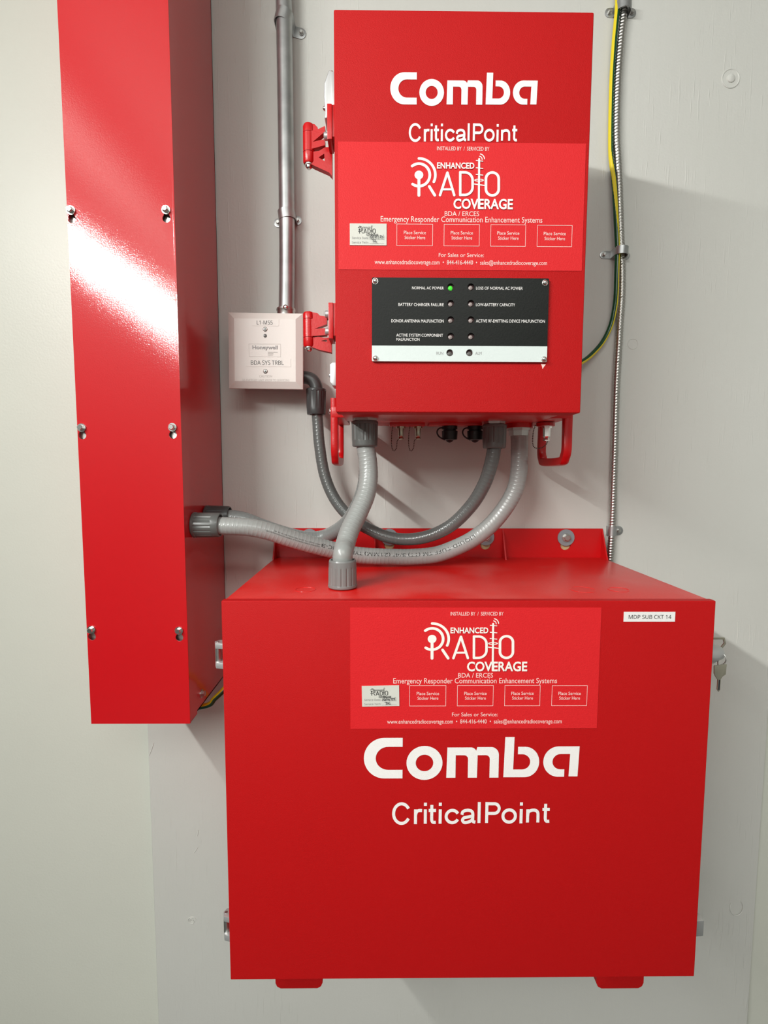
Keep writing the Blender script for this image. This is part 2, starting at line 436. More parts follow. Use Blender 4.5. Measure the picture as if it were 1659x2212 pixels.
for pl in [keyhole(*s) for s in screws_px]:
    n = len(pl); mb.add([(x, TY, z) for x, z in pl]+[(x, TY+T_, z) for x, z in pl], [(i, (i+1) % n, n+(i+1) % n, n+i) for i in range(n)])
mb.box(TX0, TX0+T_, TY+0.0001, TY+0.030, TZ, ZT, 0.0005, 1); mb.box(TX1-T_, TX1, TY+0.0001, TY+0.030, TZ, ZT, 0.0005, 1)
mb.box(TX0, TX1, TY+0.0001, TY+0.020, TZ, TZ+T_, 0.0005, 1)
r_ = 0.0022
mb.lathe((TX1-r_, TY+r_, TZ), (0, 0, 1), [(0, r_*1.02), (ZT-TZ, r_*1.02)], 16)
cover = build('cover', mb, 'red_gloss', tr, ang=20)
for s in screws_px:
    c = P(*s, TY); mb = MB().box(c.x-0.007, c.x+0.007, TY+0.006, TY+0.007, c.z-0.018, c.z+0.006)
    build('inner_tab', mb, 'steel', tr, smooth=False)
for s in screws_px:
    c = P(*s, TY); mb = MB(); hex_screw(mb, (c.x, TY-0.0002, c.z), (0, -1, 0), 0.0042, 0.006, 1.4)
    mb.cyl((c.x, TY, c.z), (c.x, TY+0.006, c.z), 0.0018, n=8); build('screw', mb, 'chrome', tr)
c = P(424, 1540, TY+0.05)
mb = MB(); sp = Vector((TX1-T_, TY+0.052, TZ+0.022)); hex_screw(mb, sp, (1, 0, 0), 0.0045, 0.006, 1.4); build('screw', mb, 'steel', tr, label='screw low on the side panel')

# ================================================================== UPPER CABINET
UY = -0.257; k_ = (0.9+UY)/0.73
UX0, UX1, UZ0, UZ1 = -0.0627*k_, 0.29*k_, 1.4+0.0833*k_, 1.4+0.6198*k_
uc = thing('radio_cabinet', 'upper red wall cabinet with a black indicator panel on its door', 'cabinet', (0.1, 0, UZ0))
build('door', MB().box(UX0, UX1, UY, UY+0.030, UZ0, UZ1, 0.0022, 3), 'red_powder', uc)
bx0, bx1 = UX0+0.004, UX1-0.013
build('gasket', MB().box(bx0+0.004, bx1-0.004, UY+0.030, UY+0.034, UZ0+0.006, UZ1-0.006), 'black_cap', uc)
mb = MB().box(bx0, bx1, UY+0.034, -0.130, UZ0+0.001, UZ1-0.001, 0.003, 2)
build('body', mb, 'red_cast', uc)
build('rear_housing', MB().box(bx0+0.006, bx1-0.004, -0.1295, -0.052, UZ0+0.001, UZ1-0.055, 0.003, 2), 'red_cast', uc)
mb = MB()
for k in range(9):
    x = bx0+0.03+k*(bx1-bx0-0.06)/8; mb.box(x-0.002, x+0.002, -0.053, -0.022, UZ0+0.03, UZ1-0.075)
build('heat_sink', mb, 'red_cast', uc)
for z in (UZ0+0.06, UZ1-0.09):
    build('mounting_rail', MB().box(bx0+0.02, bx1-0.02, -0.024, -0.0003, z, z+0.035, 0.001, 1), 'red_cast', uc)

# carrying handles, loops in the plane of the cabinet's side
def loop_handle(xc, wd, y0, y1, zb, lean=0.0):
    yz = [(y1, UZ0+0.030), (y1, UZ0-0.002), (y1, UZ0-0.02), (y1, zb+0.016), (y1+0.006, zb+0.006), (y1+0.018, zb), (y0-0.018, zb), (y0-0.006, zb+0.006), (y0, zb+0.016), (y0, UZ0-0.02), (y0, UZ0-0.002), (y0, UZ0+0.030)]
    path, L = smooth_path([(xc, a, b) for a, b in yz], 0.003)
    mb = MB(); fr = frames(path, Vector((1, 0, 0)))
    prof = [(-1, -1), (-0.55, -1.25), (0.55, -1.25), (1, -1), (1.12, 0), (1, 1), (0.55, 1.25), (-0.55, 1.25), (-1, 1), (-1.12, 0)]
    vs = []; n = len(prof)
    for i, p in enumerate(path):
        t, u, v = fr[i]
        for a, b in prof: vs.append(p+u*a*wd/2+v*b*0.0052)
    fs = [(i*n+k, i*n+(k+1) % n, (i+1)*n+(k+1) % n, (i+1)*n+k) for i in range(len(path)-1) for k in range(n)]
    mb.add(vs, fs); mb.add([vs[k] for k in range(n)], [tuple(range(n))]); mb.add(vs[-n:], [tuple(range(n))])
    return mb
zh = 1.4145
mb = loop_handle(P(1224, 960, -0.165).x, 0.0115, -0.052, -0.165, zh)
mb.box(bx1-0.002, P(1224, 960, -0.165).x+0.004, -0.172, -0.048, UZ0+0.002, UZ0+0.024, 0.002)
build('carrying_handle', mb, 'red_cast', uc)
xl = P(723, 960, -0.165).x
mb = loop_handle(xl, 0.0100, -0.052, -0.165, zh)
mb.box(xl-0.004, bx0+0.002, -0.172, -0.048, UZ0+0.002, UZ0+0.018, 0.002)
hl = build('carrying_handle', mb, 'red_cast', uc)
mb = MB(); pan_screw(mb, (xl-0.006, -0.16, UZ0+0.012), (-1, 0, 0), 0.0045, 0.003); build('screw', mb, 'chrome', hl)

# cast hinges on the left side
def hinge(zt, zb, ya, big):
    """knuckles on one vertical pin, the middle one on the door's arm, the others on the body's"""
    xk = P(667, 300 if big else 710, ya).x; r = 0.0076
    def W(pts): return [(P(a, b, ya).x, P(a, b, ya).z) for a, b in pts]
    def slab(polys, y0, y1): return plate([W(p) for p in polys], y0, y1)
    k = (290, 331) if big else (691, 730)
    z1, z2 = P(667, k[0], ya).z, P(667, k[1], ya).z
    top = MB()
    top.lathe((xk, ya, z1+0.0005), (0, 0, 1), [(0, r), (zt-z1-0.004, r), (zt-z1-0.0015, r*0.85), (zt-z1-0.0005, r*0.45)], 24)
    lobe = [(668, 289), (668, 272), (680, 273), (687, 280), (688, 287)] if big else [(668, 690), (668, 676), (686, 678), (692, 684), (707, 686), (707, 680), (716, 680), (716, 690)]
    low_o = [(667, 333), (690, 330), (703, 322), (718, 322), (718, 384), (711, 376), (680, 362), (667, 355)] if big else [(667, 732), (689, 729), (700, 731), (717, 731), (717, 763), (690, 757), (680, 753), (667, 750)]
    low_h = [(689, 344), (701, 336), (702, 352)] if big else [(694, 738), (706, 735), (707, 740)]
    a = slab([lobe], ya-0.0045, ya+0.0045); b = slab([low_o, low_h], ya-0.004, ya+0.005)
    low = MB(); low.add(b.v, b.f)
    low.lathe((xk, ya, zb), (0, 0, 1), [(0, r*0.86), (0.002, r), (z2-zb-0.0006, r)], 24)
    top.add(a.v, a.f)
    mid = MB(); mid.lathe((xk, ya, z2), (0, 0, 1), [(0, r*1.01), (z1-z2, r*1.01)], 24)
    arm = [(667, 291), (688, 286), (703, 279), (703, 291), (677, 313), (703, 307), (703, 320), (667, 330)] if big else [(667, 692), (707, 688), (707, 703), (681, 713), (707, 711), (707, 726), (667, 729)]
    a = slab([arm], ya-0.0062, ya+0.0030); mid.add(a.v, a.f)
    return top, mid, low, xk
def put_hinge(py_t, py_b, plate_t, plate_b, big):
    ya = -0.205
    zt = P(664, py_t, ya).z; zb = P(664, py_b, ya).z
    kn, b, a, xk = hinge(zt, zb, ya, big)
    pz1, pz0 = P(709, plate_t, -0.222).z, P(709, plate_b, -0.222).z
    b.box(UX0-0.0105, UX0-0.0045, -0.238, -0.208, pz0, pz1, 0.0008); b.box(UX0-0.0050, UX0+0.0005, -0.236, -0.205, pz0+0.004, pz1, 0.0006)
    hg = build('hinge', a, 'red_cast', uc)
    build('hinge_leaf', b, 'red_cast', hg); build('knuckle', kn, 'red_cast', hg)
    mb = MB(); mb.lathe((xk, ya, zb-0.006), (0, 0, 1), [(0, 0.0022), (0.0015, 0.0038), (0.004, 0.0042), (0.0045, 0.006), (0.0075, 0.006)], 16)
    build('pin', mb, 'chrome', hg); mb = MB()
    mb.lathe((xk, ya, zt-0.001), (0, 0, 1), [(0, 0.0035), (0.0015, 0.0030), (0.0022, 0.001)], 12)
    build('pin', mb, 'chrome', hg)
    for z in ((pz0+0.013,) if big else (pz0+0.013, pz1-0.010)):
        mb = MB(); mb.lathe((UX0-0.0105, -0.222, z), (-1, 0, 0), [(0, 0.0048), (0.005, 0.0048), (0.0058, 0.0040)], 18); build('bolt', mb, 'alu', hg)
put_hinge(269, 355, 243, 318, True)
put_hinge(674, 750, 662, 738, False)

# quarter-turn latches on the left side
c1 = P(703, 172, -0.215); c0 = P(700, 275, -0.215)
mb = MB(); xo = -0.0985
poly = [(UX0-0.004, c1.z), (UX0-0.009, c1.z-0.001), (UX0-0.0145, c1.z-0.016), (UX0-0.0150, c1.z-0.032), (UX0-0.0135, c1.z-0.050), (UX0-0.0145, c0.z), (UX0-0.0105, c0.z), (UX0-0.0095, c1.z-0.046), (UX0-0.004, c1.z-0.046)]
mb.prism(poly, 'y', -0.232, -0.206, 0.0018, seg=3)
mb.box(UX0-0.006, UX0+0.001, -0.234, -0.204, c1.z-0.060, c1.z-0.004, 0.001)
la = build('latch', mb, 'alu', uc, label='long silver latch lever above the upper hinge')
mb = MB(); mb.ball((UX0-0.0140, -0.228, c0.z+0.014), 0.0028); build('rivet', mb, 'chrome', la)
c1 = P(706, 788, -0.215); c0 = P(706, 838, -0.215)
mb = MB(); mb.prism([(UX0, c1.z), (UX0-0.0065, c1.z), (UX0-0.0095, c1.z-0.003), (UX0-0.0095, c0.z+0.005), (UX0-0.006, c0.z), (UX0, c0.z)], 'y', -0.232, -0.206, 0.0016, seg=2)
mb.ball((UX0-0.0095, -0.222, (c1.z+c0.z)/2), 0.0030)
build('latch', mb, 'alu', uc, label='short silver latch block below the lower hinge')

# underside connectors
def nut(name, base, axis, r0, r1, L, m_, parent, ribs=14, lab=None):
    """ribbed compression nut; r0 at the mount, r1 at the mouth"""
    n = ribs*4
    prof = [(0, r0*0.97), (L*0.03, r0*1.02), (L*0.10, r0*1.02), (L*0.12, r0), (L*0.72, r0*0.98), (L*0.78, r0*0.97), (L*0.95, r0*0.955), (L, r0*0.91), (L, r1*1.10), (L*0.90, r1*1.02)]
    rf = lambda k, d: (0.945 if k % 4 == 0 else 1.0) if L*0.11 < d < L*0.75 else 1.0
    mb = MB(); mb.lathe(base, axis, prof, n, True, 0, rf)
    o = build(name, mb, m_, parent, ang=22)
    if lab: o['label'] = lab
    return o
def bead_chain(pts, r=0.0010, gap=0.0025):
    path, L = smooth_path(pts, gap); mb = MB()
    for p in path: mb.ball(p, r, n=6)
    return mb
yb = -0.10
def pbz(px, py, Y): return P(px, py, Y)
for px in (866, 903):
    c = P(px, 925, yb); x = c.x
    mb = MB(); mb.box(x-0.018, x+0.010, yb-0.012, yb+0.012, UZ0-0.004, UZ0+0.002, 0.001)
    pad = build('connector_pad', mb, 'red_cast', uc)
    mb = MB(); zt = UZ0-0.004
    mb.lathe((x, yb, zt), (0, 0, -1), [(0, 0.0075), (0.003, 0.0075), (0.003, 0.0048), (0.006, 0.0048), (0.006, 0.0042), (0.014, 0.0042), (0.016, 0.0030), (0.018, 0.0044), (0.0195, 0.0044), (0.021, 0.001)], 12)
    cn = build('antenna_connector', mb, 'brass', uc)
    pts = [(x-0.013, yb, zt-0.001), (x-0.0145, yb, zt-0.012), (x-0.0145, yb, zt-0.030), (x-0.0115, yb, zt-0.038), (x-0.0070, yb, zt-0.034), (x-0.0055, yb, zt-0.022), (x-0.001, yb, zt-0.019)]
    build('bead_chain', bead_chain(pts), 'chain', cn)
for px in (966, 1021):
    c = P(px, 925, yb); x = c.x
    mb = MB(); mb.box(x-0.030, x+0.012, yb-0.014, yb+0.014, UZ0-0.003, UZ0+0.002, 0.001); build('connector_pad', mb, 'red_cast', uc)
    zt = UZ0-0.003; mb = MB()
    mb.lathe((x+0.004, yb, zt), (0, 0, -1), [(0, 0.012), (0.005, 0.012), (0.005, 0.010), (0.007, 0.010), (0.008, 0.0125), (0.021, 0.0118), (0.0225, 0.006), (0.025, 0.004), (0.026, 0.001)], 20)
    cp = build('black_cap', mb, 'black_cap', uc)
    mb = MB(); pts = [(x-0.004, yb-0.004, zt-0.022), (x-0.013, yb-0.004, zt-0.017), (x-0.0165, yb-0.004, zt-0.010), (x-0.013, yb-0.004, zt-0.004), (x-0.004, yb-0.004, zt-0.003)]
    tube(mb, smooth_path(pts, 0.0015)[0], lambda i, a: 0.0012, 8); build('tether', mb, 'black_cap', cp)
x = P(1181, 925, -0.115).x; yy = -0.115; zt = UZ0
mb = MB(); mb.cyl((x-0.002, yy, zt+0.001), (x-0.002, yy, zt-0.004), 0.014, n=24); build('connector_pad', mb, 'red_cast', uc)
mb = MB(); mb.lathe((x, yy, zt-0.004), (0, 0, -1), [(0, 0.0075), (0.003, 0.0075), (0.003, 0.0055), (0.016, 0.0055), (0.018, 0.0035), (0.021, 0.0048), (0.0225, 0.0048), (0.023, 0.001)], 6)
cn = build('antenna_connector', mb, 'chrome', uc)
pts = [(x-0.018, yy, zt-0.003), (x-0.021, yy, zt-0.015), (x-0.021, yy, zt-0.032), (x-0.016, yy, zt-0.038), (x-0.006, yy, zt-0.037), (x+0.001, yy, zt-0.030), (x+0.002, yy, zt-0.022)]
build('bead_chain', bead_chain(pts), 'chain', cn)
# threaded hubs the conduits screw into
for px, Y, r in ((788, -0.17, 0.0185), (1068, -0.13, 0.016)):
    c = P(px, 920, Y); mb = MB(); mb.lathe((c.x, Y, UZ0+0.002), (0, 0, -1), [(0, r), (0.004, r), (0.004, r*0.8), (0.006, r*0.8)], 6); build('hub', mb, 'steel', uc)
c = P(1121, 930, -0.10); mb = MB()
mb.lathe((c.x, -0.10, UZ0+0.002), (0, 0, -1), [(0, 0.021), (0.008, 0.021)], 24); build('hub', mb, 'red_cast', uc)
mb = MB(); mb.lathe((c.x, -0.10, UZ0-0.006), (0, 0, -1), [(0, 0.0185), (0.004, 0.0185), (0.004, 0.0165), (0.012, 0.0160), (0.012, 0.014)], 8); build('hub', mb, 'steel', uc)
for k in range(4):
    pass

# --- the big wordmark, drawn as outlines
def wordmark_polys():
    A = arc
    Cc = [(370, 95)]+A(258, 220, 126, 125, 90, 270, 24)+[(370, 345), (370, 292)]+A(282, 221, 77, 71, 270, 90, 20)+[(370, 150)]
    o1 = A(505, 250, 111, 105, 0, 360, 40)[:-1]; o2 = A(505, 250, 54, 51, 0, 360, 30)[:-1]
    m = [(640, 342), (645, 155)]+A(790, 195, 38, 40, 90, 30, 5)+[(829, 153)]+A(915, 203, 48, 50, 90, 0, 8)+[(963, 342), (907, 342)]+A(883, 227, 24, 24, 0, 90, 5)+[(832, 203), (830, 342), (773, 342)]+A(749, 227, 24, 24, 0, 90, 5)+[(697, 203), (697, 342)]
    b = [(993, 340), (1000, 92), (1057, 92), (1053, 292)]+A(1108, 245, 49, 47, 270, 450, 14)+[(1080, 198), (1080, 152)]+A(1125, 246, 88, 94, 90, -90, 22)
    a = [(1460, 150)]+A(1332, 244, 94, 94, 90, 270, 22)+[(1370, 338), (1370, 292)]+A(1345, 244.5, 50, 47.5, 270, 90, 14)+[(1403, 197), (1397, 336), (1453, 336)]
    return [Cc], [o1, o2], [m], [b], [a]
def wordmark(box, Y, parent):
    x0, z0, x1, z1 = box
    parts = [filled(q) for q in wordmark_polys()]
    vs, fs = merge(parts); vs = [(v[0], -v[1]) for v in vs]
    flat('lettering', fit(vs, x0, z0, x1, z1), fs, Y-0.0004, 'white_print', parent)

# --- the product line, drawn as strokes
def curve2(pts, n=8):
    e = [pts[0]]+list(pts)+[pts[-1]]; out = []
    for i in range(1, len(e)-2):
        for k in range(n):
            t = k/n; p = e[i-1:i+3]
            out.append(tuple(0.5*(2*p[1][j]+(p[2][j]-p[0][j])*t+(2*p[0][j]-5*p[1][j]+4*p[2][j]-p[3][j])*t*t+(3*p[1][j]-p[0][j]-3*p[2][j]+p[3][j])*t**3) for j in (0, 1)))
    return out+[pts[-1]]
def product_line():
    W = 18.5; L = []; S = lambda p, c=False: L.append(stroke2d(p, W, 0, c))
    S(arc(366, 564.5, 49, 58, 30, 330, 34))
    S([(452, 627), (452, 540)]); S(curve2([(452, 575), (458, 556), (472, 547), (492, 547)]))
    for x in (512.5, 604, 1104): S([(x, 625), (x, 540)]); S([(x, 519), (x, 500)])
    for x, d in ((554, 0), (1256, -4)):
        S(curve2([(x-2, 513+d), (x-2, 560+d), (x-2, 600+d), (x+3, 614+d), (x+12, 617+d), (x+23, 616+d)])); S([(x-21, 546+d), (x+24, 546+d)])
    S(arc(679, 582, 38, 36.5, 28, 332, 26))
    S(curve2([(738, 572), (745, 553), (772, 545), (797, 551), (805, 567), (805, 600), (809, 613), (822, 616)])); S(curve2([(805, 580), (775, 585), (752, 590), (742, 603), (752, 617), (775, 616), (797, 606), (805, 592)]))
    S([(844, 621), (844, 497)]); S([(891, 621), (891, 497)])
    S([(891, 507)]+arc(938, 535.5, 29, 28.5, 90, -90, 14)+[(891, 564)])
    S(arc(1030, 580, 38.5, 36.5, 0, 360, 34)[:-1], True)
    S([(1144, 619), (1144, 541)]); S(curve2([(1144, 580), (1148, 558), (1166, 547), (1188, 546), (1204, 556), (1208, 575), (1208, 619)]))
    return merge(L)
PL = product_line()
def product(box, Y, parent, clip=None):
    vs = [(a, -b) for a, b in PL[0]]; flat('lettering', fit(vs, *box), PL[1], Y, 'white_print', parent, True)

# --- the red information sticker
S1 = (729.5, 307.4, 1266, 309.5, 1256, 586, 732, 582)
def sticker_rect(cs, Y):
    a = [P(cs[2*i], cs[2*i+1], Y) for i in range(4)]
    return ((a[0].x+a[3].x)/2, (a[3].z+a[2].z)/2, (a[1].x+a[2].x)/2, (a[0].z+a[1].z)/2)
R1 = sticker_rect(S1, UY)
def norm(px, py):
    p = P(px, py, UY); return ((p.x-R1[0])/(R1[2]-R1[0]), (p.z-R1[1])/(R1[3]-R1[1]))
def s_px(u, v): return (720+u/2.9625, 300+v/2.9625)
def logo_strokes():
    S = stroke2d; L = []
    L.append(([(222+60*math.cos(t), 375+60*math.sin(t)) for t in [k*PI/16 for k in range(32)]], [tuple(range(32))]))
    L.append(S([(222, 420), (222, 655)], 40)); L.append(S(arc(222, 375, 150, 155, 128, -125, 40), 38)); L.append(S(arc(222, 375, 226, 226, 90, -25, 30), 36))
    L.append(S([(365, 535), (440, 655)], 38)); L.append(S([(512, 655), (614, 345)], 34)); L.append(S([(614, 345), (708, 655)], 34)); L.append(S([(550, 575), (680, 575)], 28))
    L.append(S([(790, 655), (790, 340)], 34)); L.append(S([(790, 342)]+arc(850, 450, 110, 108, 90, 0, 10)+arc(850, 545, 110, 108, 0, -90, 10)+[(790, 653)], 34))
    L.append(S([(1050, 160), (1045, 835)], 28))
    for a, b in (((1010, 180), (1100, 190)), ((1010, 281), (1100, 291)), ((1008, 372), (1100, 382))): L.append(S([a, b], 12))
    L.append(S(arc(1050, 447, 60, 14, 0, 360, 30)[:-1], 11, closed=True)); L.append(S([(985, 500), (1130, 520)], 15))
    L.append(S(arc(1050, 160, 42, 42, 80, -5, 8), 12)); L.append(S(arc(1050, 160, 75, 75, 76, 4, 10), 13))
    L.append(S(arc(1232, 430, 88, 88, 0, 180, 16)+arc(1232, 570, 88, 88, 180, 360, 16), 36, closed=True))
    return merge(L)
LOGO = logo_strokes()
ENH = glyphs('ENHANCED', 0.024, False); COV = glyphs('COVERAGE', 0.026, False)
def logo(tf, Y, m_, parent):
    """tf maps logo units to x,z"""
    vs = [tf(*v) for v in LOGO[0]]; flat('emblem', vs, LOGO[1], Y, m_, parent, True)
    for g, b in ((ENH, (470, 210, 985, 293)), (COV, (695, 710, 1515, 848))):
        a = tf(b[0], b[3]); c = tf(b[2], b[1]); flat('lettering', fit(g[0], a[0], a[1], c[0], c[1]), g[1], Y-0.0008, m_, parent)
TXT = {}
def sticker(cab, cs, Y, hand, tilt):
    R = sticker_rect(cs, Y); W_, H_ = R[2]-R[0], R[3]-R[1]
    def loc(px, py):
        n = norm(px, py); return (R[0]+n[0]*W_, R[1]+n[1]*H_)
    st = build('information_sticker', MB().box(R[0], R[2], Y-0.0005, Y, R[1], R[3]), 'red_vinyl', cab, smooth=False)
    yp = Y-0.0008
    logo(lambda u, v: loc(870+u/6.38, 320+v/6.38), yp, 'cream_print', st)
    def line(body, b, m_='pink_print', bold=0.006, parent=st):
        if (body, bold) not in TXT: TXT[(body, bold)] = glyphs(body, 0.004, False)
        g = TXT[(body, bold)]; a = loc(*s_px(b[0], b[3])); c = loc(*s_px(b[2], b[1]))
        flat('lettering', fit(g[0], a[0], a[1], c[0], c[1]), g[1], yp, m_, parent)
    line('INSTALLED BY  /  SERVICED BY', (663, 54, 998, 76), bold=0.0)
    line('BDA / ERCES', (712, 466, 933, 496))
    line('Emergency Responder Communication Enhancement Systems', (303, 503, 1337, 543))
    line('For Sales or Service:', (674, 733, 963, 757))
    line('www.enhancedradiocoverage.com  \u2022  844-416-4440  \u2022  sales@enhancedradiocoverage.com', (265, 780, 1367, 812))
    for (a, b, c, d) in ((405, 547, 637, 686), (706, 549, 936, 688), (1004, 551, 1232, 690), (1301, 555, 1529, 692)):
        p0 = loc(*s_px(a, d)); p1 = loc(*s_px(c, b)); t = 0.0005
        fr = filled([[(p0[0], p0[1]), (p1[0], p0[1]), (p1[0], p1[1]), (p0[0], p1[1])], [(p0[0]+t, p0[1]+t), (p1[0]-t, p0[1]+t), (p1[0]-t, p1[1]-t), (p0[0]+t, p1[1]-t)]])
        flat('printed_frame', fr[0], fr[1], yp, 'pink_print', st)
        mx, my = (a+c)/2, (b+d)/2
        line('Place Service', (mx-70, my-26, mx+72, my-5)); line('Sticker Here', (mx-65, my+6, mx+67, my+27))
    # the filled-in service sticker
    q = loc(*s_px(106, 683)); e = loc(*s_px(341, 546)); cx, cz = (q[0]+e[0])/2, (q[1]+e[1])/2
    def rot(x, z):
        x -= cx; z -= cz; return (cx+x*math.cos(tilt)-z*math.sin(tilt), cz+x*math.sin(tilt)+z*math.cos(tilt))
    cn = [rot(q[0], q[1]), rot(e[0], q[1]), rot(e[0], e[1]), rot(q[0], e[1])]
    ss = build('service_sticker', MB().prism(cn, 'y', Y-0.0014, Y-0.0006), 'paper', cab, smooth=False)
    y2 = Y-0.0017
    def sl(u, v):                                            # service sticker units (240,210)-(1435,910)
        return rot(q[0]+(u-240)/1195*(e[0]-q[0]), e[1]+(v-210)/700*(q[1]-e[1]))
    logo(lambda u, v: sl(505+(u-115)/1220*570, 265+(v-75)/770*345), y2, 'black_print', ss)
    for body, b in (('Service Date:', (310, 640, 850, 712)), ('Service Tech:', (310, 785, 850, 857))):
        if (body, 0) not in TXT: TXT[(body, 0)] = glyphs(body, 0)
        g = TXT[(body, 0)]; f2 = fit(g[0], b[0], b[3], b[2], b[1]); flat('lettering', [sl(*p) for p in f2], g[1], y2, 'grey_print', ss)
    L = [stroke2d([(880, 717), (1350, 717)], 7), stroke2d([(880, 857), (1345, 857)], 7)]
    vs, fs = merge(L); flat('printed_line', [sl(*p) for p in vs], fs, y2, 'grey_print', ss)
    H = []
    for pl in hand: H.append(stroke2d(pl, 15, 3))
    vs, fs = merge(H); flat('handwriting', [sl(*p) for p in vs], fs, y2-0.0009, 'pen', ss, True)
    return st
HAND1 = [[(905, 625), (890, 700)], arc(950, 660, 30, 38, 0, 350, 14), [(1012, 600), (1000, 712)], [(1050, 625), (1100, 622), (1085, 660), (1070, 705)], [(1052, 665), (1108, 662)], [(1130, 590), (1165, 625), (1165, 712)],
         [(1212, 625), (1235, 605), (1250, 630), (1222, 675), (1262, 690)], [(1270, 610), (1290, 650), (1325, 640)], [(1328, 590), (1310, 710)], [(960, 752), (1060, 758)], [(1010, 760), (1000, 840)], [(1080, 748), (1060, 785), (1040, 820)], [(1055, 790), (1085, 820), (1125, 822)]]
HAND2 = [[(915, 620), (885, 705)], arc(960, 665, 26, 30, 0, 350, 14), [(1030, 600), (1000, 705)], [(1045, 640), (1090, 636), (1070, 690)], [(1048, 668), (1095, 665)], [(1160, 560), (1110, 712)],
         [(1180, 630), (1205, 618), (1215, 640), (1185, 680), (1225, 685)], [(1235, 610), (1250, 645), (1285, 635)], [(1300, 590), (1270, 690)], [(970, 752), (1060, 758)], [(1020, 760), (1010, 840)], [(1120, 748), (1070, 785), (1040, 822)], [(1070, 785), (1100, 812), (1150, 815)]]

wordmark(px_box((843, 157, 1161, 230), UY), UY, uc)
# product line lettering, its foot just covered by the sticker
b = px_box((883, 267, 1117, 308), UY); product(b, UY-0.0003, uc)
sticker(uc, S1, UY, HAND1, 0.0)

# --- indicator panel with real holes
pb = px_box((803.5, 603, 1181.5, 782.5), UY); zs = P(990, 749, UY).z
pf = UY-0.0040
rows = (622.5, 658, 693, 728.5)
holes = [(P(974 if j == 0 else 1016.5, r, UY).x if False else P((973.2, 1016.3)[j], r, UY).x, P(0, r, UY).z, j, i) for i, r in enumerate(rows) for j in (0, 1)]
holes = [(P((972.6, 1016)[j], r, UY).x, P((972.6, 1016)[j], r, UY).z, j, i) for i, r in enumerate(rows) for j in (0, 1)]
hr = 0.0043
def circ(x, z, r, n=24): return [(x+r*math.cos(2*PI*k/n), z+r*math.sin(2*PI*k/n)) for k in range(n)]
ip = build('indicator_panel', MB().box(pb[0]+0.0005, pb[2]-0.0005, UY-0.0008, UY, pb[1]+0.0005, pb[3]-0.0005), 'dark_hole', uc, smooth=False)
build('panel_plate', plate([[(pb[0], zs), (pb[2], zs), (pb[2], pb[3]-0.001), (pb[2]-0.001, pb[3]), (pb[0]+0.001, pb[3]), (pb[0], pb[3]-0.001)]]+[circ(h[0], h[1], hr) for h in holes], pf, UY-0.0008), 'panel_black', ip, smooth=False, label='black upper field of the panel')
h2 = [(P(970.7, 763.5, UY).x, P(970.7, 763.5, UY).z), (P(1013, 763.5, UY).x, P(1013, 763.5, UY).z)]
build('panel_plate', plate([[(pb[0], zs), (pb[2], zs), (pb[2], pb[1]+0.001), (pb[2]-0.001, pb[1]), (pb[0]+0.001, pb[1]), (pb[0], pb[1]+0.001)]]+[circ(x, z, hr) for x, z in h2], pf, UY-0.0008), 'panel_white', ip, smooth=False, label='white strip at the foot of the panel')
for (x, z, j, i) in holes:
    on = (i == 0 and j == 0); mb = MB()
    mb.lathe((x-0.0003, UY-0.0006, z-0.0008), (0, -1, 0), [(0, 0.0029), (0.0012, 0.0029), (0.0024, 0.0024), (0.0030, 0.0012)], 18)
    build('indicator_lamp', mb, 'lens_green' if on else 'lens_off', ip, **({'label': 'lit green lamp'} if on else {}))
for x, z in h2:
    mb = MB(); mb.lathe((x, UY-0.0006, z-0.0010), (0, -1, 0), [(0, 0.0030), (0.0010, 0.0028), (0.0016, 0.0012)], 18); build('indicator_lamp', mb, 'lens_dark', ip)
for sx, sy in ((810.5, 607.5), (1177, 611), (811, 774), (1175, 776)):
    c = P(sx, sy, pf); mb = MB(); mb.cyl((c.x, pf, c.z), (c.x, pf-0.0006, c.z), 0.0036, n=20); pan_screw(mb, (c.x, pf-0.0006, c.z), (0, -1, 0), 0.0031, 0.0026); build('screw', mb, 'chrome', ip)
def ptxt(body, b, m_='white_print', bold=0.004):
    q = px_box(b, pf); write(body, q[0], q[1], q[2], q[3], pf-0.0002, m_, ip, bold, False)
def c2(u, v): return (720+u/2.86, 560+v/2.86)
for body, (a, b, c, d) in {'NORMAL AC POWER': (486, 169, 683, 187), 'BATTERY CHARGER FAILURE': (402, 271, 682, 290), 'DONOR ANTENNA MALFUNCTION': (358, 372, 682, 391), 'ACTIVE SYSTEM COMPONENT': (389, 460, 678, 479), 'MALFUNCTION': (389, 487, 533, 504),
        'LOSS OF NORMAL AC POWER': (882, 170, 1170, 189), 'LOW-BATTERY CAPACITY': (881, 272, 1123, 291), 'ACTIVE RF-EMITTING DEVICE MALFUNCTION': (881, 373, 1307, 392)}.items():
    ptxt(body, (*c2(a, b), *c2(c, d)))
ptxt('RUN', (*c2(637, 572), *c2(679, 590)), 'grey_print'); ptxt('ALM', (*c2(877, 572), *c2(916, 590)), 'grey_print', 0.0)
c = P(1173, 791, UY); mb = MB(); mb.prism([(c.x-0.003, c.z+0.0028), (c.x+0.0035, c.z+0.0022), (c.x+0.001, c.z-0.001), (c.x-0.0005, c.z-0.0035), (c.x-0.0015, c.z+0.0002)], 'y', UY-0.0003, UY+0.0001); build('paint_chip', mb, 'pink_print', uc, smooth=False)

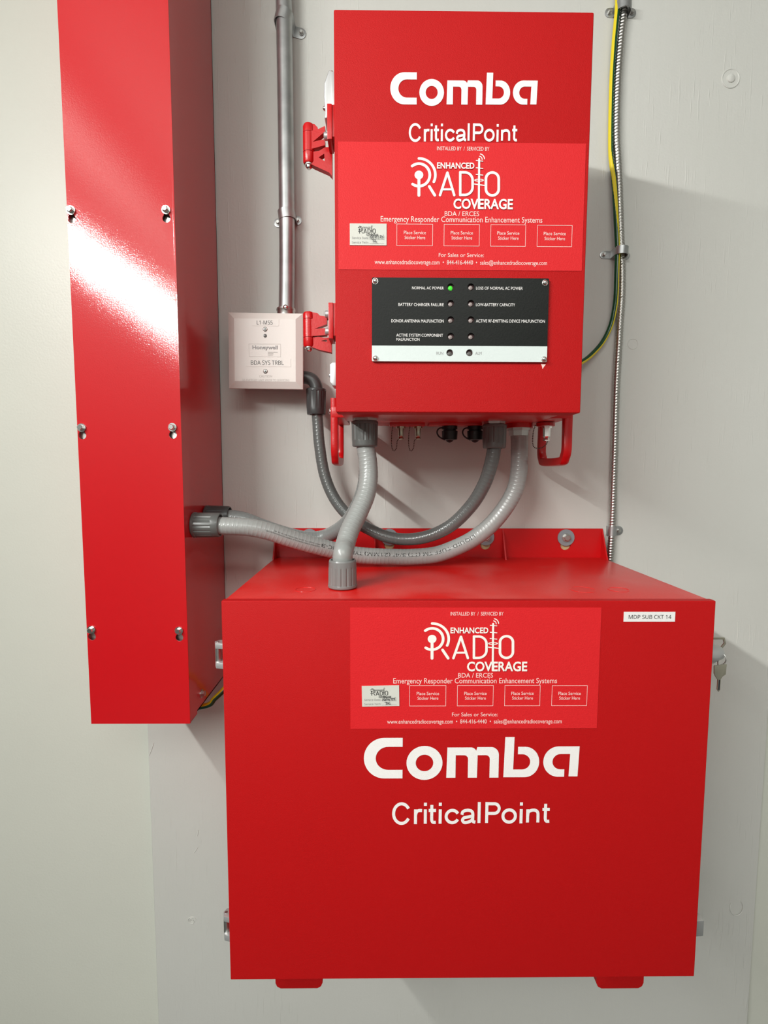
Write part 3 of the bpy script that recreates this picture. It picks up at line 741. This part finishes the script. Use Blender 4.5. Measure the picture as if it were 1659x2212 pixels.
# ================================================================== LOWER CABINET
LX0, LX1, LZ0, LZ1, LY = -0.1881, 0.4048, 0.7544, 1.245, -0.3119
lc = thing('battery_cabinet', 'lower wide red wall cabinet with a deep ledge-like top', 'cabinet', (0.1, 0, LZ0))
build('door', MB().box(LX0, LX1, LY, LY+0.011, LZ0, LZ1, 0.0014, 3), 'red_powder', lc)
build('body', MB().box(LX0+0.0015, LX1-0.0015, LY+0.0120, -0.004, LZ0+0.004, LZ1-0.001, 0.0016, 2), 'red_lit_top', lc)
# mounting flange: back strip with keyhole slots and gusset plates
fx0, fx1 = P(596, 1200, 0).x, P(1298, 1200, 0).x; fz = P(950, 1141, 0).z
bolts_px = [(669, 1160), (841, 1160), (1049, 1160), (1222, 1161)]
bc = [P(a, b, -0.004) for a, b in bolts_px]
def slot(c):
    lo = [(c.x+0.0095*math.cos(t), c.z-0.0135+0.0095*math.sin(t)) for t in [PI*0.72+k*(PI*1.56)/16 for k in range(17)]]
    hi = [(c.x+0.005*math.cos(t), c.z+0.005*math.sin(t)) for t in [k*PI/6 for k in range(7)]]
    return lo+hi
build('mounting_flange', plate([[(fx0, LZ1-0.002), (fx1, LZ1-0.002), (fx1, fz), (fx0, fz)]]+[slot(c) for c in bc], -0.004, -0.0008), 'red_cast', lc, smooth=False)
for x in (fx0, P(808, 1180, -0.01).x, P(1086, 1180, -0.01).x, fx1-0.0025):
    build('gusset', MB().prism([(-0.004, LZ1-0.001), (-0.004, fz-0.001), (-0.030, LZ1-0.001)], 'x', x, x+0.0025), 'red_cast', lc, smooth=False)
for c in bc:
    mb = MB(); mb.cyl((c.x, -0.0041, c.z), (c.x, -0.0065, c.z), 0.0150, n=36); ws = build('washer', mb, 'zinc_grey', lc)
    mb = MB(); mb.cyl((c.x, -0.0065, c.z), (c.x, -0.0078, c.z), 0.0078, n=24); mb.lathe((c.x, -0.0078, c.z), (0, -1, 0), [(0, 0.0062), (0.0045, 0.0062), (0.0055, 0.005)], 6); build('bolt_head', mb, 'steel', ws)
for c in bc: build('bare_patch', MB().box(c.x-0.011, c.x+0.011, -0.0006, 0.0001, c.z-0.026, c.z-0.003), 'bare_wood', board, smooth=False)
# knockouts on the top
for px, py, r in ((660, 1272, 0.013), (1259, 1272, 0.016), (1336, 1272, 0.013)):
    d = (P(px, py, -0.2)-CAM); t = (LZ1-CAM.z)/d.z; c = CAM+d*t; mb = MB()
    tube(mb, [Vector((c.x+r*math.cos(a), c.y+r*math.sin(a), LZ1-0.0011)) for a in [k*2*PI/40 for k in range(41)]], lambda i, a: 0.0006, 6); build('knockout', mb, 'red_lit_top', lc)
for px in (645, 1338):
    a = P(px-50, 2136, -0.275); b = P(px+52, 2136, -0.275)
    z0 = a.z; poly = [(a.x, LZ0+0.006), (a.x, z0+0.008), (a.x+0.002, z0+0.003), (a.x+0.007, z0), (b.x-0.007, z0), (b.x-0.002, z0+0.003), (b.x, z0+0.008), (b.x, LZ0+0.006)]
    build('foot', MB().prism(poly, 'y', -0.275, -0.235, 0.0008), 'red_powder', lc)
wordmark(px_box((786, 1592, 1251, 1684), LY), LY, lc)
b = px_box((847, 1732, 1187, 1781), LY); product(b, LY-0.0003, lc)
sticker(lc, (756.4, 1312, 1300, 1313, 1288, 1571.7, 757, 1575), LY, HAND2, 0.018)
q = px_box((1347, 1321.5, 1458, 1342.5), LY)
lb = build('label_tape', MB().box(q[0], q[2], LY-0.0005, LY, q[1], q[3]), 'label_white', lc, smooth=False)
q = px_box((1357.5, 1328, 1449.5, 1336.5), LY); write('MDP SUB CKT 14', q[0], q[1], q[2], q[3], LY-0.0008, 'black_print', lb, 0.0)
# silver hinges on the left
def side_hinge(py_t, py_b, bottom):
    yh = LY+0.016; zt = P(470, py_t, yh).z; zb = P(470, py_b, yh).z; h = zt-zb; xo = P(464 if not bottom else 482.5, (py_t+py_b)/2, yh).x
    mb = MB()
    for a, b in ((0, 0.22), (0.76, 1.0)):
        z1, z0 = zt-a*h, zt-b*h
        mb.prism([(LX0-0.001, yh+0.008), (xo+0.003, yh+0.006), (xo, yh+0.001), (xo+0.003, yh-0.006), (LX0-0.001, yh-0.008)], 'z', z0, z1, 0.0006)
    hg = build('hinge', mb, 'alu', lc)
    mb = MB(); mb.cyl((xo+0.0042, yh, zt-0.77*h), (xo+0.0042, yh, zt-0.21*h), 0.0036, n=16); mb.box(LX0-0.0045, LX0-0.0005, yh, yh+0.006, zt-0.76*h, zt-0.22*h); build('knuckle', mb, 'steel', hg)
    mb = MB(); mb.cyl((xo+0.0040, yh, zt-0.0005), (xo+0.0040, yh, zt+0.0005), 0.0020, n=12); build('pin', mb, 'steel', hg); mb = MB(); mb.lathe((LX0-0.002, yh+0.010, zt), (0, 0, 1), [(0, 0.003), (0.003, 0.003), (0.003, 0.0018), (0.008, 0.0016)], 12); build('pin', mb, 'chrome', hg)
side_hinge(1386, 1440, False); side_hinge(1971, 2023, True)
yk = LY+0.026
c = P(1552, 1410, yk)
lkx = P(1556, 1410, yk).x; Lk = lkx-LX1
mb = MB(); mb.lathe((LX1-0.002, yk, c.z), (1, 0, 0), [(0, 0.0150), (0.003, 0.0150), (0.003, 0.0140), (Lk*0.6, 0.0135), (Lk*0.85, 0.0105), (Lk+0.002, 0.0080)], 28); lk = build('lock', mb, 'alu', lc)
mb = MB(); mb.box(LX1+0.0064, LX1+0.0068, yk-0.001, yk+0.001, c.z-0.006, c.z+0.006)
c2_ = P(1508, 1997, yk); mb = MB(); mb.prism([(LX1-0.002, yk-0.008), (P(1514, 1997, yk).x, yk-0.006), (P(1514, 1997, yk).x, yk+0.006), (LX1-0.002, yk+0.008)], 'z', P(1508, 2013, yk).z, P(1508, 1980, yk).z, 0.0008); build('latch', mb, 'alu', lc)

# keys: one in the lock, its twin hanging from the ring
kr = thing('key_ring', 'small keys hanging on a ring from the lock of the lower red cabinet', 'keys', (LX1+0.012, yk, c.z))
def key_poly(cx, zt, s):
    return [(cx-0.0085*s, zt), (cx+0.0095*s, zt+0.002*s), (cx+0.0090*s, zt-0.013*s), (cx+0.0045*s, zt-0.016*s), (cx+0.0022*s, zt-0.020*s), (cx+0.0020*s, zt-0.036*s), (cx, zt-0.039*s), (cx-0.0022*s, zt-0.036*s), (cx-0.0022*s, zt-0.021*s), (cx-0.0040*s, zt-0.019*s), (cx-0.0080*s, zt-0.012*s)]
kx = P(1554.5, 1440, yk-0.010).x; kz = P(1556, 1431, yk).z
mb = MB().prism(key_poly(kx, kz, 0.86), 'y', yk-0.011, yk-0.0094, 0.0002); ky = build('key', mb, 'key', kr)
mb = MB().box(kx-0.0007, kx+0.0007, yk-0.0113, yk-0.0109, kz-0.031, kz-0.018); build('groove', mb, 'pen', ky)
a = P(1548, 1376, yk)
mb = MB(); zc = c.z
KP = [P(a, b, yk+0.004) for a, b in ((1553, 1403), (1557, 1397), (1563.5, 1388.5), (1561.5, 1381), (1540, 1381), (1540, 1377), (1564.5, 1377), (1567.5, 1390), (1558, 1403), (1557, 1412), (1552, 1412))]
mb.prism([(p.x, p.z) for p in KP], 'y', yk+0.0030, yk+0.0046, 0.0002)
build('key', mb, 'key', kr)
mb = MB(); cz_ = P(1560, 1414, yk).z
tube(mb, [Vector((kx+0.0025+0.0050*math.cos(t), yk-0.0100+0.004*math.sin(t)**2, cz_-0.003+0.0085*math.sin(t))) for t in [k*2*PI/36 for k in range(37)]], lambda i, a: 0.0007, 8); build('ring', mb, 'steel', kr)

# ================================================================== JUNCTION BOX
JY = -0.062
jc = [P(493.4, 674.4, JY), P(654, 677.7, JY), P(654.7, 842, JY), P(494.6, 837.5, JY)]
jx0, jx1 = (jc[0].x+jc[3].x)/2, (jc[1].x+jc[2].x)/2; jz1, jz0 = (jc[0].z+jc[1].z)/2, (jc[2].z+jc[3].z)/2
jcx, jcz = (jx0+jx1)/2, (jz0+jz1)/2; jr = -0.010
JM = Matrix.Translation((jcx, 0, jcz)) @ Matrix.Rotation(-jr, 4, 'Y') @ Matrix.Translation((-jcx, 0, -jcz))
jb = thing('junction_box', 'square ivory module cover on a metal wall box beside the wireway', 'junction box', (jcx, 0, jcz))
build('back_box', MB().box(jx0+0.008, jx1-0.008, JY+0.008, 0.0, jz0+0.008, jz1-0.008, 0.003).xform(JM), 'galv', jb)
mb = MB(); b1, b2 = 0.0, 0.0105
ring = lambda y, ins: [(jx0+ins, y, jz0+ins), (jx1-ins, y, jz0+ins), (jx1-ins, y, jz1-ins), (jx0+ins, y, jz1-ins)]
R4 = [ring(JY+0.008, 0.0003), ring(JY+0.0003, 0.0), ring(JY, 0.0004), ring(JY-0.0055, 0.0105), ring(JY-0.0057, 0.0112)]
vs = sum(R4, []); fs = [(4*i+k, 4*i+(k+1) % 4, 4*i+4+(k+1) % 4, 4*i+4+k) for i in range(4) for k in range(4)]+[(0, 1, 2, 3), (16, 17, 18, 19)]
mb.add(vs, fs); build('cover_plate', mb.xform(JM), 'white_plastic', jb, smooth=False)
jf = JY-0.0057
def jp(u, v): return (470+u/6.636, 640+v/6.636)
for u, v in ((682, 473), (686, 1076)):
    c = P(*jp(u, v), jf); mb = MB(); mb.lathe((c.x, jf, c.z), (0, -1, 0), [(0, 0.0037), (0.0004, 0.0037), (0.0010, 0.0028), (0.0012, 0.001)], 20); s_ = build('screw', mb, 'steel', jb)
    build('recess', cross_recess((c.x, c.z), 0.0030, jf-0.0014), 'black_print', s_, smooth=False)
c = P(*jp(682, 566), jf); mb = MB(); mb.lathe((c.x, jf, c.z), (0, -1, 0), [(0, 0.0030), (0.0003, 0.0030), (0.0003, 0.0024), (0.0009, 0.001)], 20); build('indicator_lamp', mb, 'lens_dark', jb)
def jt(body, b, m_='black_print', bold=0.0, font=True, Y=jf-0.0006):
    q = px_box((*jp(b[0], b[1]), *jp(b[2], b[3])), jf); vs, fs = glyphs(body, bold, font); flat('lettering', fit(vs, *q), fs, Y, m_, jb)
for b in ((490, 330, 880, 425), (400, 895, 1050, 1012)):
    q = px_box((*jp(b[0], b[1]), *jp(b[2], b[3])), jf); build('label_tape', MB().box(q[0], q[2], jf-0.0004, jf, q[1], q[3]), 'white_plastic', jb, smooth=False)
jt('L1-M55', (563, 350, 790, 406)); jt('BDA SYS TRBL', (478, 922, 948, 984))
jt('Honeywell', (500, 705, 860, 775), 'grey_print', 0.018, False)
jt('CAUTION', (598, 1130, 780, 1163), 'emboss', 0.0, True, jf-0.0003); jt('DE-ENERGIZE UNIT PRIOR TO SERVICING', (355, 1186, 1030, 1218), 'emboss', 0.0, True, jf-0.0003)
fr = px_box((*jp(450, 683), *jp(905, 868)), jf); t = 0.0003
f2 = filled([[(fr[0], fr[1]), (fr[2], fr[1]), (fr[2], fr[3]), (fr[0], fr[3])], [(fr[0]+t, fr[1]+t), (fr[2]-t, fr[1]+t), (fr[2]-t, fr[3]-t), (fr[0]+t, fr[3]-t)]])
flat('printed_frame', f2[0], f2[1], jf-0.0003, 'emboss', jb)
for k, (a, b) in enumerate(((720, 785), (720, 760), (720, 800))):
    q = px_box((*jp(720, 798+k*20), *jp((860, 800, 790)[k], 808+k*20)), jf); flat('printed_mark', [(q[0], q[1]), (q[2], q[1]), (q[2], q[3]), (q[0], q[3])], [(0, 1, 2, 3)], jf-0.0003, 'emboss', jb)

# ================================================================== METAL CONDUIT (EMT) AND ITS STRAPS
YE = -0.021
er = 0.0130
em = thing('metal_conduit', 'shiny galvanised steel conduit rising from the junction box', 'conduit', P(617, 668, YE))
pts = [P(612, -60, YE), P(614, 60, YE), P(617, 250, YE), P(619.5, 460, YE), P(620, 560, YE), P(619, 668, -0.028)]
path, L = smooth_path(pts, 0.01); mb = MB(); tube(mb, path, lambda i, a: er, 28); build('pipe', mb, 'galv', em)
# extend the conduit to the ceiling, above the picture
mb = MB(); top = pts[0]; tube(mb, [Vector(top), Vector((top.x, YE, H))], lambda i, a: er, 28); build('pipe', mb, 'galv', em)
c = P(618, 674, -0.030); mb = MB(); mb.lathe((c.x, c.y, c.z-0.012), (0, 0, 1), [(0, er*1.15), (0.012, er*1.15), (0.014, er*1.25), (0.017, er*1.2), (0.018, er)], 24); cn = build('box_connector', mb, 'steel', em)
mb = MB(); pan_screw(mb, (c.x+0.002, c.y-er*1.2, c.z+0.003), (0, -1, 0), 0.004, 0.003); build('screw', mb, 'chrome', cn)
# straps
def strap(name_px, cx, cz, r, yc, ear_l, ear_r, hgt, label, tilt=0.0, group='conduit straps'):
    """band over a pipe of radius r (axis at y=yc), ears reach ear_l / ear_r from the centre"""
    o = thing('pipe_strap', label, 'strap', (cx, 0, cz), group)
    t = 0.0011; R = r+0.0002
    inn = [(cx+R*math.cos(a), yc-R*math.sin(a)) for a in [PI*k/16 for k in range(17)]]
    out = [(cx+(R+t)*math.cos(a), yc-(R+t)*math.sin(a)) for a in [PI*k/16 for k in range(17)]]
    inn = [(cx+R, -0.0001)]+inn+[(cx-R, -0.0001)]; out = [(cx+R+t, -0.0001)]+out+[(cx-R-t, -0.0001)]
    vs = []; fs = []; n = len(inn)
    for z in (cz-hgt/2, cz+hgt/2):
        vs += [(a, b, z) for a, b in inn]+[(a, b, z) for a, b in out]
    for i in range(n-1):
        fs += [(i, i+1, n+i+1, n+i), (2*n+i, 2*n+i+1, 3*n+i+1, 3*n+i), (i, i+1, 2*n+i+1, 2*n+i), (n+i, n+i+1, 3*n+i+1, 3*n+i)]
    mb = MB(); mb.add(vs, fs)
    for sgn, ear in ((-1, ear_l), (1, ear_r)):
        if ear:
            x0 = cx+sgn*R; x1 = cx+sgn*ear; hh = hgt*0.5
            pts_ = [(x0, cz-hh), (x1-sgn*hh, cz-hh)]+[(x1-sgn*hh+sgn*hh*math.cos(a), cz+hh*math.sin(a)) for a in [-PI/2+PI*k/8 for k in range(1, 8)]]+[(x1-sgn*hh, cz+hh), (x0, cz+hh)]
            mb.prism(pts_, 'y', -0.0014, -0.0001, 0.0003)
    if tilt: mb.xform(Matrix.Translation((cx, 0, cz)) @ Matrix.Rotation(tilt, 4, 'Y') @ Matrix.Translation((-cx, 0, -cz)))
    build('band', mb, 'galv', o)
    for sgn, ear in ((-1, ear_l), (1, ear_r)):
        if ear:
            x1 = cx+sgn*(ear-hgt*0.5); z1 = cz-sgn*math.sin(tilt)*(ear-hgt*.5)
            m2 = MB(); hex_screw(m2, (x1, -0.0015, z1), (0, -1, 0), 0.0032, 0.0045, 1.35); build('screw', m2, 'steel', o)
    return o
c = P(613, 40, YE); strap(None, c.x, c.z, er, YE, 0, 0.034, 0.017, 'steel strap highest on the conduit above the junction box, ear and screw on its right', 0.25)
c = P(619.5, 466, YE); strap(None, c.x, c.z, er, YE, 0.026, 0.022, 0.015, 'steel strap halfway up the conduit above the junction box, ears both sides', -0.12)

# ================================================================== ARMOURED CABLE, GROUND WIRES
YM = -0.0075; ar = 0.0062
mc_px = [(1347, -60), (1347, 18), (1341, 78), (1335, 155), (1332, 233), (1331.5, 297), (1334, 341), (1337, 404), (1340, 501), (1343, 568), (1343, 632), (1339, 695), (1335, 767), (1331, 840), (1328, 950), (1325, 1050), (1322, 1145), (1318, 1205), (1312, 1300)]
mc = thing('armoured_cable', 'thin spiral-armoured metal cable running down right of the upper cabinet', 'cable', P(1318, 1205, YM))
path, L = smooth_path([P(a, b, YM) for a, b in mc_px], 0.0011)
mb = MB(); pitch = 0.0050
tube(mb, path, lambda i, a: ar*(0.90+0.12*abs(math.sin(PI*i*0.0011/pitch-a/2))), 16); build('armour', mb, 'armour', mc)
tp = Vector(path[0]); mb = MB(); tube(mb, [tp, Vector((tp.x, YM, H))], lambda i, a: ar, 12); build('armour', mb, 'armour', mc)
gw = thing('ground_wire', 'yellow and green ground wire curving from the armoured cable into the upper cabinet', 'wire', P(1262, 780, -0.03))
g_px = [(1334, -60, -0.008), (1334, 0, -0.010), (1333, 26, -0.012), (1327, 90, -0.010), (1322, 168, -0.008), (1320, 233, -0.007), (1319, 297, -0.007), (1320, 341, -0.008), (1326, 390, -0.011), (1330, 460, -0.0155), (1333.5, 529, -0.017), (1333.5, 550, -0.017), (1332, 596, -0.017), (1331, 632, -0.016), (1328, 664, -0.013), (1319, 704, -0.011), (1301, 740, -0.013), (1277, 767, -0.020), (1255, 783, -0.032), (1220, 797, -0.045)]
path, L = smooth_path([P(a, b, y) for a, b, y in g_px], 0.0012); mb = MB(); N = len(path)
ztw = P(1320, 341, -0.008).z
def band_mi(i, a):
    z = path[i].z; tw = 1.9 if z > ztw+0.01 else max(0.0, 1.9*(1-(ztw+0.01-z)/0.14))   # twists so that the yellow turns to the right
    d = (a+2.0-tw*1.15) % (2*PI)
    return 1 if (d < (2.5 if z > ztw-0.02 else 1.75)) else 0
tube(mb, path, lambda i, a: 0.0041, 60, band_mi); build('insulation', mb, ['green', 'yellow'], gw, ang=60)
tp = Vector(path[0]); mb = MB(); tube(mb, [tp, Vector((tp.x, tp.y, H))], lambda i, a: 0.0041, 12); build('insulation', mb, 'yellow', gw)
gw2 = thing('ground_wire', 'short green and yellow wire between the wireway foot and the lower cabinet', 'wire', P(460, 1512, -0.06))
path, L = smooth_path([P(447, 1524, -0.088)+Vector((-0.05, 0, -0.008)), P(447, 1524, -0.088), P(463, 1510, -0.085), P(479, 1495, -0.08), P(505, 1470, -0.07), Vector((LX0+0.012, -0.06, 1.09))], 0.002)
mb = MB(); tube(mb, path, lambda i, a: 0.0045, 18, lambda i, a: 1 if (a+0.2) % (2*PI) > 4.1 else 0); build('insulation', mb, ['green', 'yellow'], gw2, ang=60)
c = P(1347, 20, YM); strap(None, c.x-0.002, c.z, 0.0115, -0.0105, 0.026, 0.026, 0.015, 'two-eared strap at the top, over the armoured cable and yellow wire', 0, 'cable straps')
c = P(1338, 548, YM); strap(None, c.x-0.001, c.z, 0.0105, -0.0150, 0.030, 0.022, 0.013, 'two-eared strap holding the green wire and armoured cable beside the upper cabinet', 0.03, 'cable straps')
c = P(1322, 1147, YM); strap(None, c.x, c.z, ar, YM, 0, 0.023, 0.017, 'small one-eared strap on the armoured cable just above the lower cabinet', 0, 'cable straps')

# ================================================================== GREY FLEXIBLE CONDUITS
def hose(mb, path, r, pitch=0.0062, step=0.0008, r2=None):
    N = len(path); r2 = r2 or r
    def rf(i, a):
        s = (i*step+a/(2*PI)*pitch*0.5) % pitch; base = r+(r2-r)*i/N
        return base*(1+0.020*math.exp(-((s-pitch/2)/(pitch*0.11))**2))
    return tube(mb, path, rf, 28, None)
def tube_text(body, path, r, s0, s1, h0, h1, bold, parent, mname='black_print', dens=1):
    """writes along the path from arc length s0 towards s1, letters' feet up (angle h0..h1 from the camera side)"""
    vs, fs = glyphs(body, bold); vs = fit(vs, 0, 0, 1, 1); fr = frames(path)
    seg = [0]
    for i in range(1, len(path)): seg.append(seg[-1]+(path[i]-path[i-1]).length)
    out = []
    for x, y in vs:
        s = s0+(s1-s0)*x; i = min(len(path)-2, max(0, int(s/seg[-1]*(len(path)-1)))); t = s/seg[-1]*(len(path)-1)-i
        p = path[i].lerp(path[i+1], t); T = fr[i][0]
        u = Vector((0, -1, 0)); u = (u-T*u.dot(T)).normalized(); v = T.cross(u)
        if v.z < 0: v = -v
        a = h0+(h1-h0)*y; out.append(p+(u*math.cos(a)+v*math.sin(a))*(r+0.0003))
    mb = MB(); mb.add(out, fs); return build('lettering', mb, mname, parent, smooth=False)

# long light grey conduit: wireway -> upper cabinet
HR = 0.0133
yA = -0.150; zA = P(450, 1134, yA).z
lcn = thing('flexible_conduit', 'long light grey printed conduit sagging from the wireway up to the upper cabinet', 'conduit', (TX1, yA, zA), 'grey flexible conduits')
main_px = [(481, 1136, -0.150), (536, 1139, -0.148), (581, 1148, -0.142), (626, 1163, -0.134), (671, 1176, -0.124), (716, 1187, -0.112), (771, 1199, -0.100), (850, 1206, -0.092), (896, 1206, -0.090), (942, 1198, -0.090), (982, 1184, -0.091), (1022, 1164, -0.093), (1059, 1135, -0.095), (1090, 1098, -0.097), (1111, 1061, -0.099), (1120, 1025, -0.10), (1122, 985, -0.10), (1122, 950, -0.10)]
mpts = [Vector((TX1+0.012, yA, zA))]+[P(a, b, y) for a, b, y in main_px]+[Vector((P(1121, 930, -0.10).x, -0.10, UZ0-0.012))]
mpts = [Vector((p.x, p.y, max(p.z, LZ1+HR+0.0015))) for p in mpts]
mpath, L = smooth_path(mpts, 0.0008)
mb = MB(); hose(mb, mpath, HR); build('tube', mb, 'pvc_light', lcn, ang=80)
nut('compression_nut', (TX1+0.0002, yA, zA), (1, 0, 0), 0.0188, 0.0140, 0.040, 'nut_grey', lcn, 16)
def s_at(px, py):
    best = min(range(len(mpath)), key=lambda i: (mpath[i]-P(px, py, mpath[i].y)).length); return best*L/(len(mpath)-1)
tube_text('LIQUID-TUFF TM (TT) 3/4" (21MM) TYPE LFNC-B', mpath, HR, s_at(1026, 1160), s_at(689, 1180), 0.72, 0.20, 0.0, lcn)
tube_text('E  184921  C(UL)US  FT4  LISTED  105C DRY 60C WET 70C OIL RES', mpath, HR, s_at(690, 1180), s_at(590, 1150), 0.52, 0.36, 0.0, lcn)
tube_text('LIQUIDTIGHT FLEXIBLE NONMETALLIC CONDUIT OUTDOOR SUNLIGHT RES', mpath, HR, s_at(685, 1180), s_at(574, 1147), 0.28, 0.12, 0.0, lcn)

# short light grey conduit: upper cabinet -> top of lower cabinet
cU = P(788, 940, -0.17); cL = Vector((P(740, 1240, -0.24).x, -0.24, LZ1))
dcn = thing('flexible_conduit', 'short thick light grey conduit standing in the lower cabinet top', 'conduit', cL, 'grey flexible conduits')
spts = [Vector((cU.x, -0.17, UZ0-0.02)), P(790, 965, -0.17), P(795, 1000, -0.172), P(796, 1035, -0.177), P(790, 1070, -0.186), P(774, 1108, -0.198), P(756, 1145, -0.212), P(746, 1175, -0.224), Vector((cL.x+0.0007, -0.2385, LZ1+0.046)), Vector((cL.x, -0.24, LZ1+0.034)), Vector((cL.x, -0.24, LZ1+0.018))]
path, L2 = smooth_path(spts, 0.0008); mb = MB(); hose(mb, path, HR); build('tube', mb, 'pvc_light', dcn, ang=80)
nut('compression_nut', (cU.x, -0.17, UZ0-0.003), (0, 0, -1), 0.0190, 0.0140, 0.036, 'nut_grey', dcn, 16)
nut('compression_nut', cL, (0, 0, 1), 0.0190, 0.0142, 0.037, 'nut_light', dcn, 16)

# dark conduit: junction box -> loop -> upper cabinet
jn = P(683, 865, -0.040)
kcn = thing('flexible_conduit', 'dark grey conduit looping from the junction box elbow to the upper cabinet', 'conduit', jn, 'grey flexible conduits')
ex = jx1-0.008
mb = MB(); epath, _ = smooth_path([Vector((ex, -0.040, P(655, 815, -0.040).z)), P(664, 816, -0.040), P(676, 822, -0.040), P(683, 835, -0.040), P(684, 848, -0.040)], 0.002)
tube(mb, epath, lambda i, a: 0.0105, 20); build('elbow', mb, 'nut_dark', kcn)
nz = P(683, 840, -0.040).z
nut('compression_nut', (jn.x, -0.040, nz), (0, 0, -1), 0.0165, 0.0105, 0.043, 'nut_dark', kcn, 12)
cR = P(1068, 940, -0.13)
kp = [Vector((jn.x+0.001, -0.040, nz-0.038)), P(686.5, 915, -0.040), P(690, 960, -0.042), P(701, 1025, -0.046), P(722, 1076, -0.052), P(753, 1114, -0.058), P(797, 1143, -0.066), P(850, 1163, -0.075), P(911, 1162, -0.085), P(970, 1138, -0.098), P(1018, 1092, -0.110), P(1046, 1046, -0.120), P(1060, 1005, -0.127), P(1067, 970, -0.130), Vector((cR.x, -0.13, UZ0-0.020))]
path, L3 = smooth_path(kp, 0.0008); mb = MB(); hose(mb, path, 0.0093, r2=0.0107); build('tube', mb, 'pvc_dark', kcn, ang=80)
nut('compression_nut', (cR.x, -0.13, UZ0-0.003), (0, 0, -1), 0.0180, 0.0115, 0.036, 'nut_grey', kcn, 14)

# rear conduit: wireway -> behind the others -> upper cabinet
yB = -0.095; zB = P(500, 1115, yB).z
rcn = thing('flexible_conduit', 'mostly hidden grey conduit behind the two light ones, from the wireway', 'conduit', (TX1, yB, zB), 'grey flexible conduits')
rp = [Vector((TX1+0.012, yB, zB)), P(520, 1120, yB), P(570, 1138, -0.090), P(620, 1154, -0.080), P(665, 1163, -0.072), P(705, 1158, -0.068), P(745, 1134, -0.100), P(772, 1095, -0.125), P(788, 1050, -0.122), P(792, 1005, -0.120), P(788, 960, -0.118), Vector((P(786, 930, -0.115).x, -0.118, UZ0-0.008))]
path, L4 = smooth_path(rp, 0.0008); mb = MB(); hose(mb, path, 0.0118); build('tube', mb, 'pvc_mid', rcn, ang=80)
nut('compression_nut', (TX1+0.0002, yB, zB), (1, 0, 0), 0.0170, 0.0122, 0.038, 'nut_dark', rcn, 14)
nut('compression_nut', (rp[-1].x, -0.118, UZ0-0.001), (0, 0, -1), 0.0160, 0.0122, 0.030, 'nut_dark', rcn, 14)
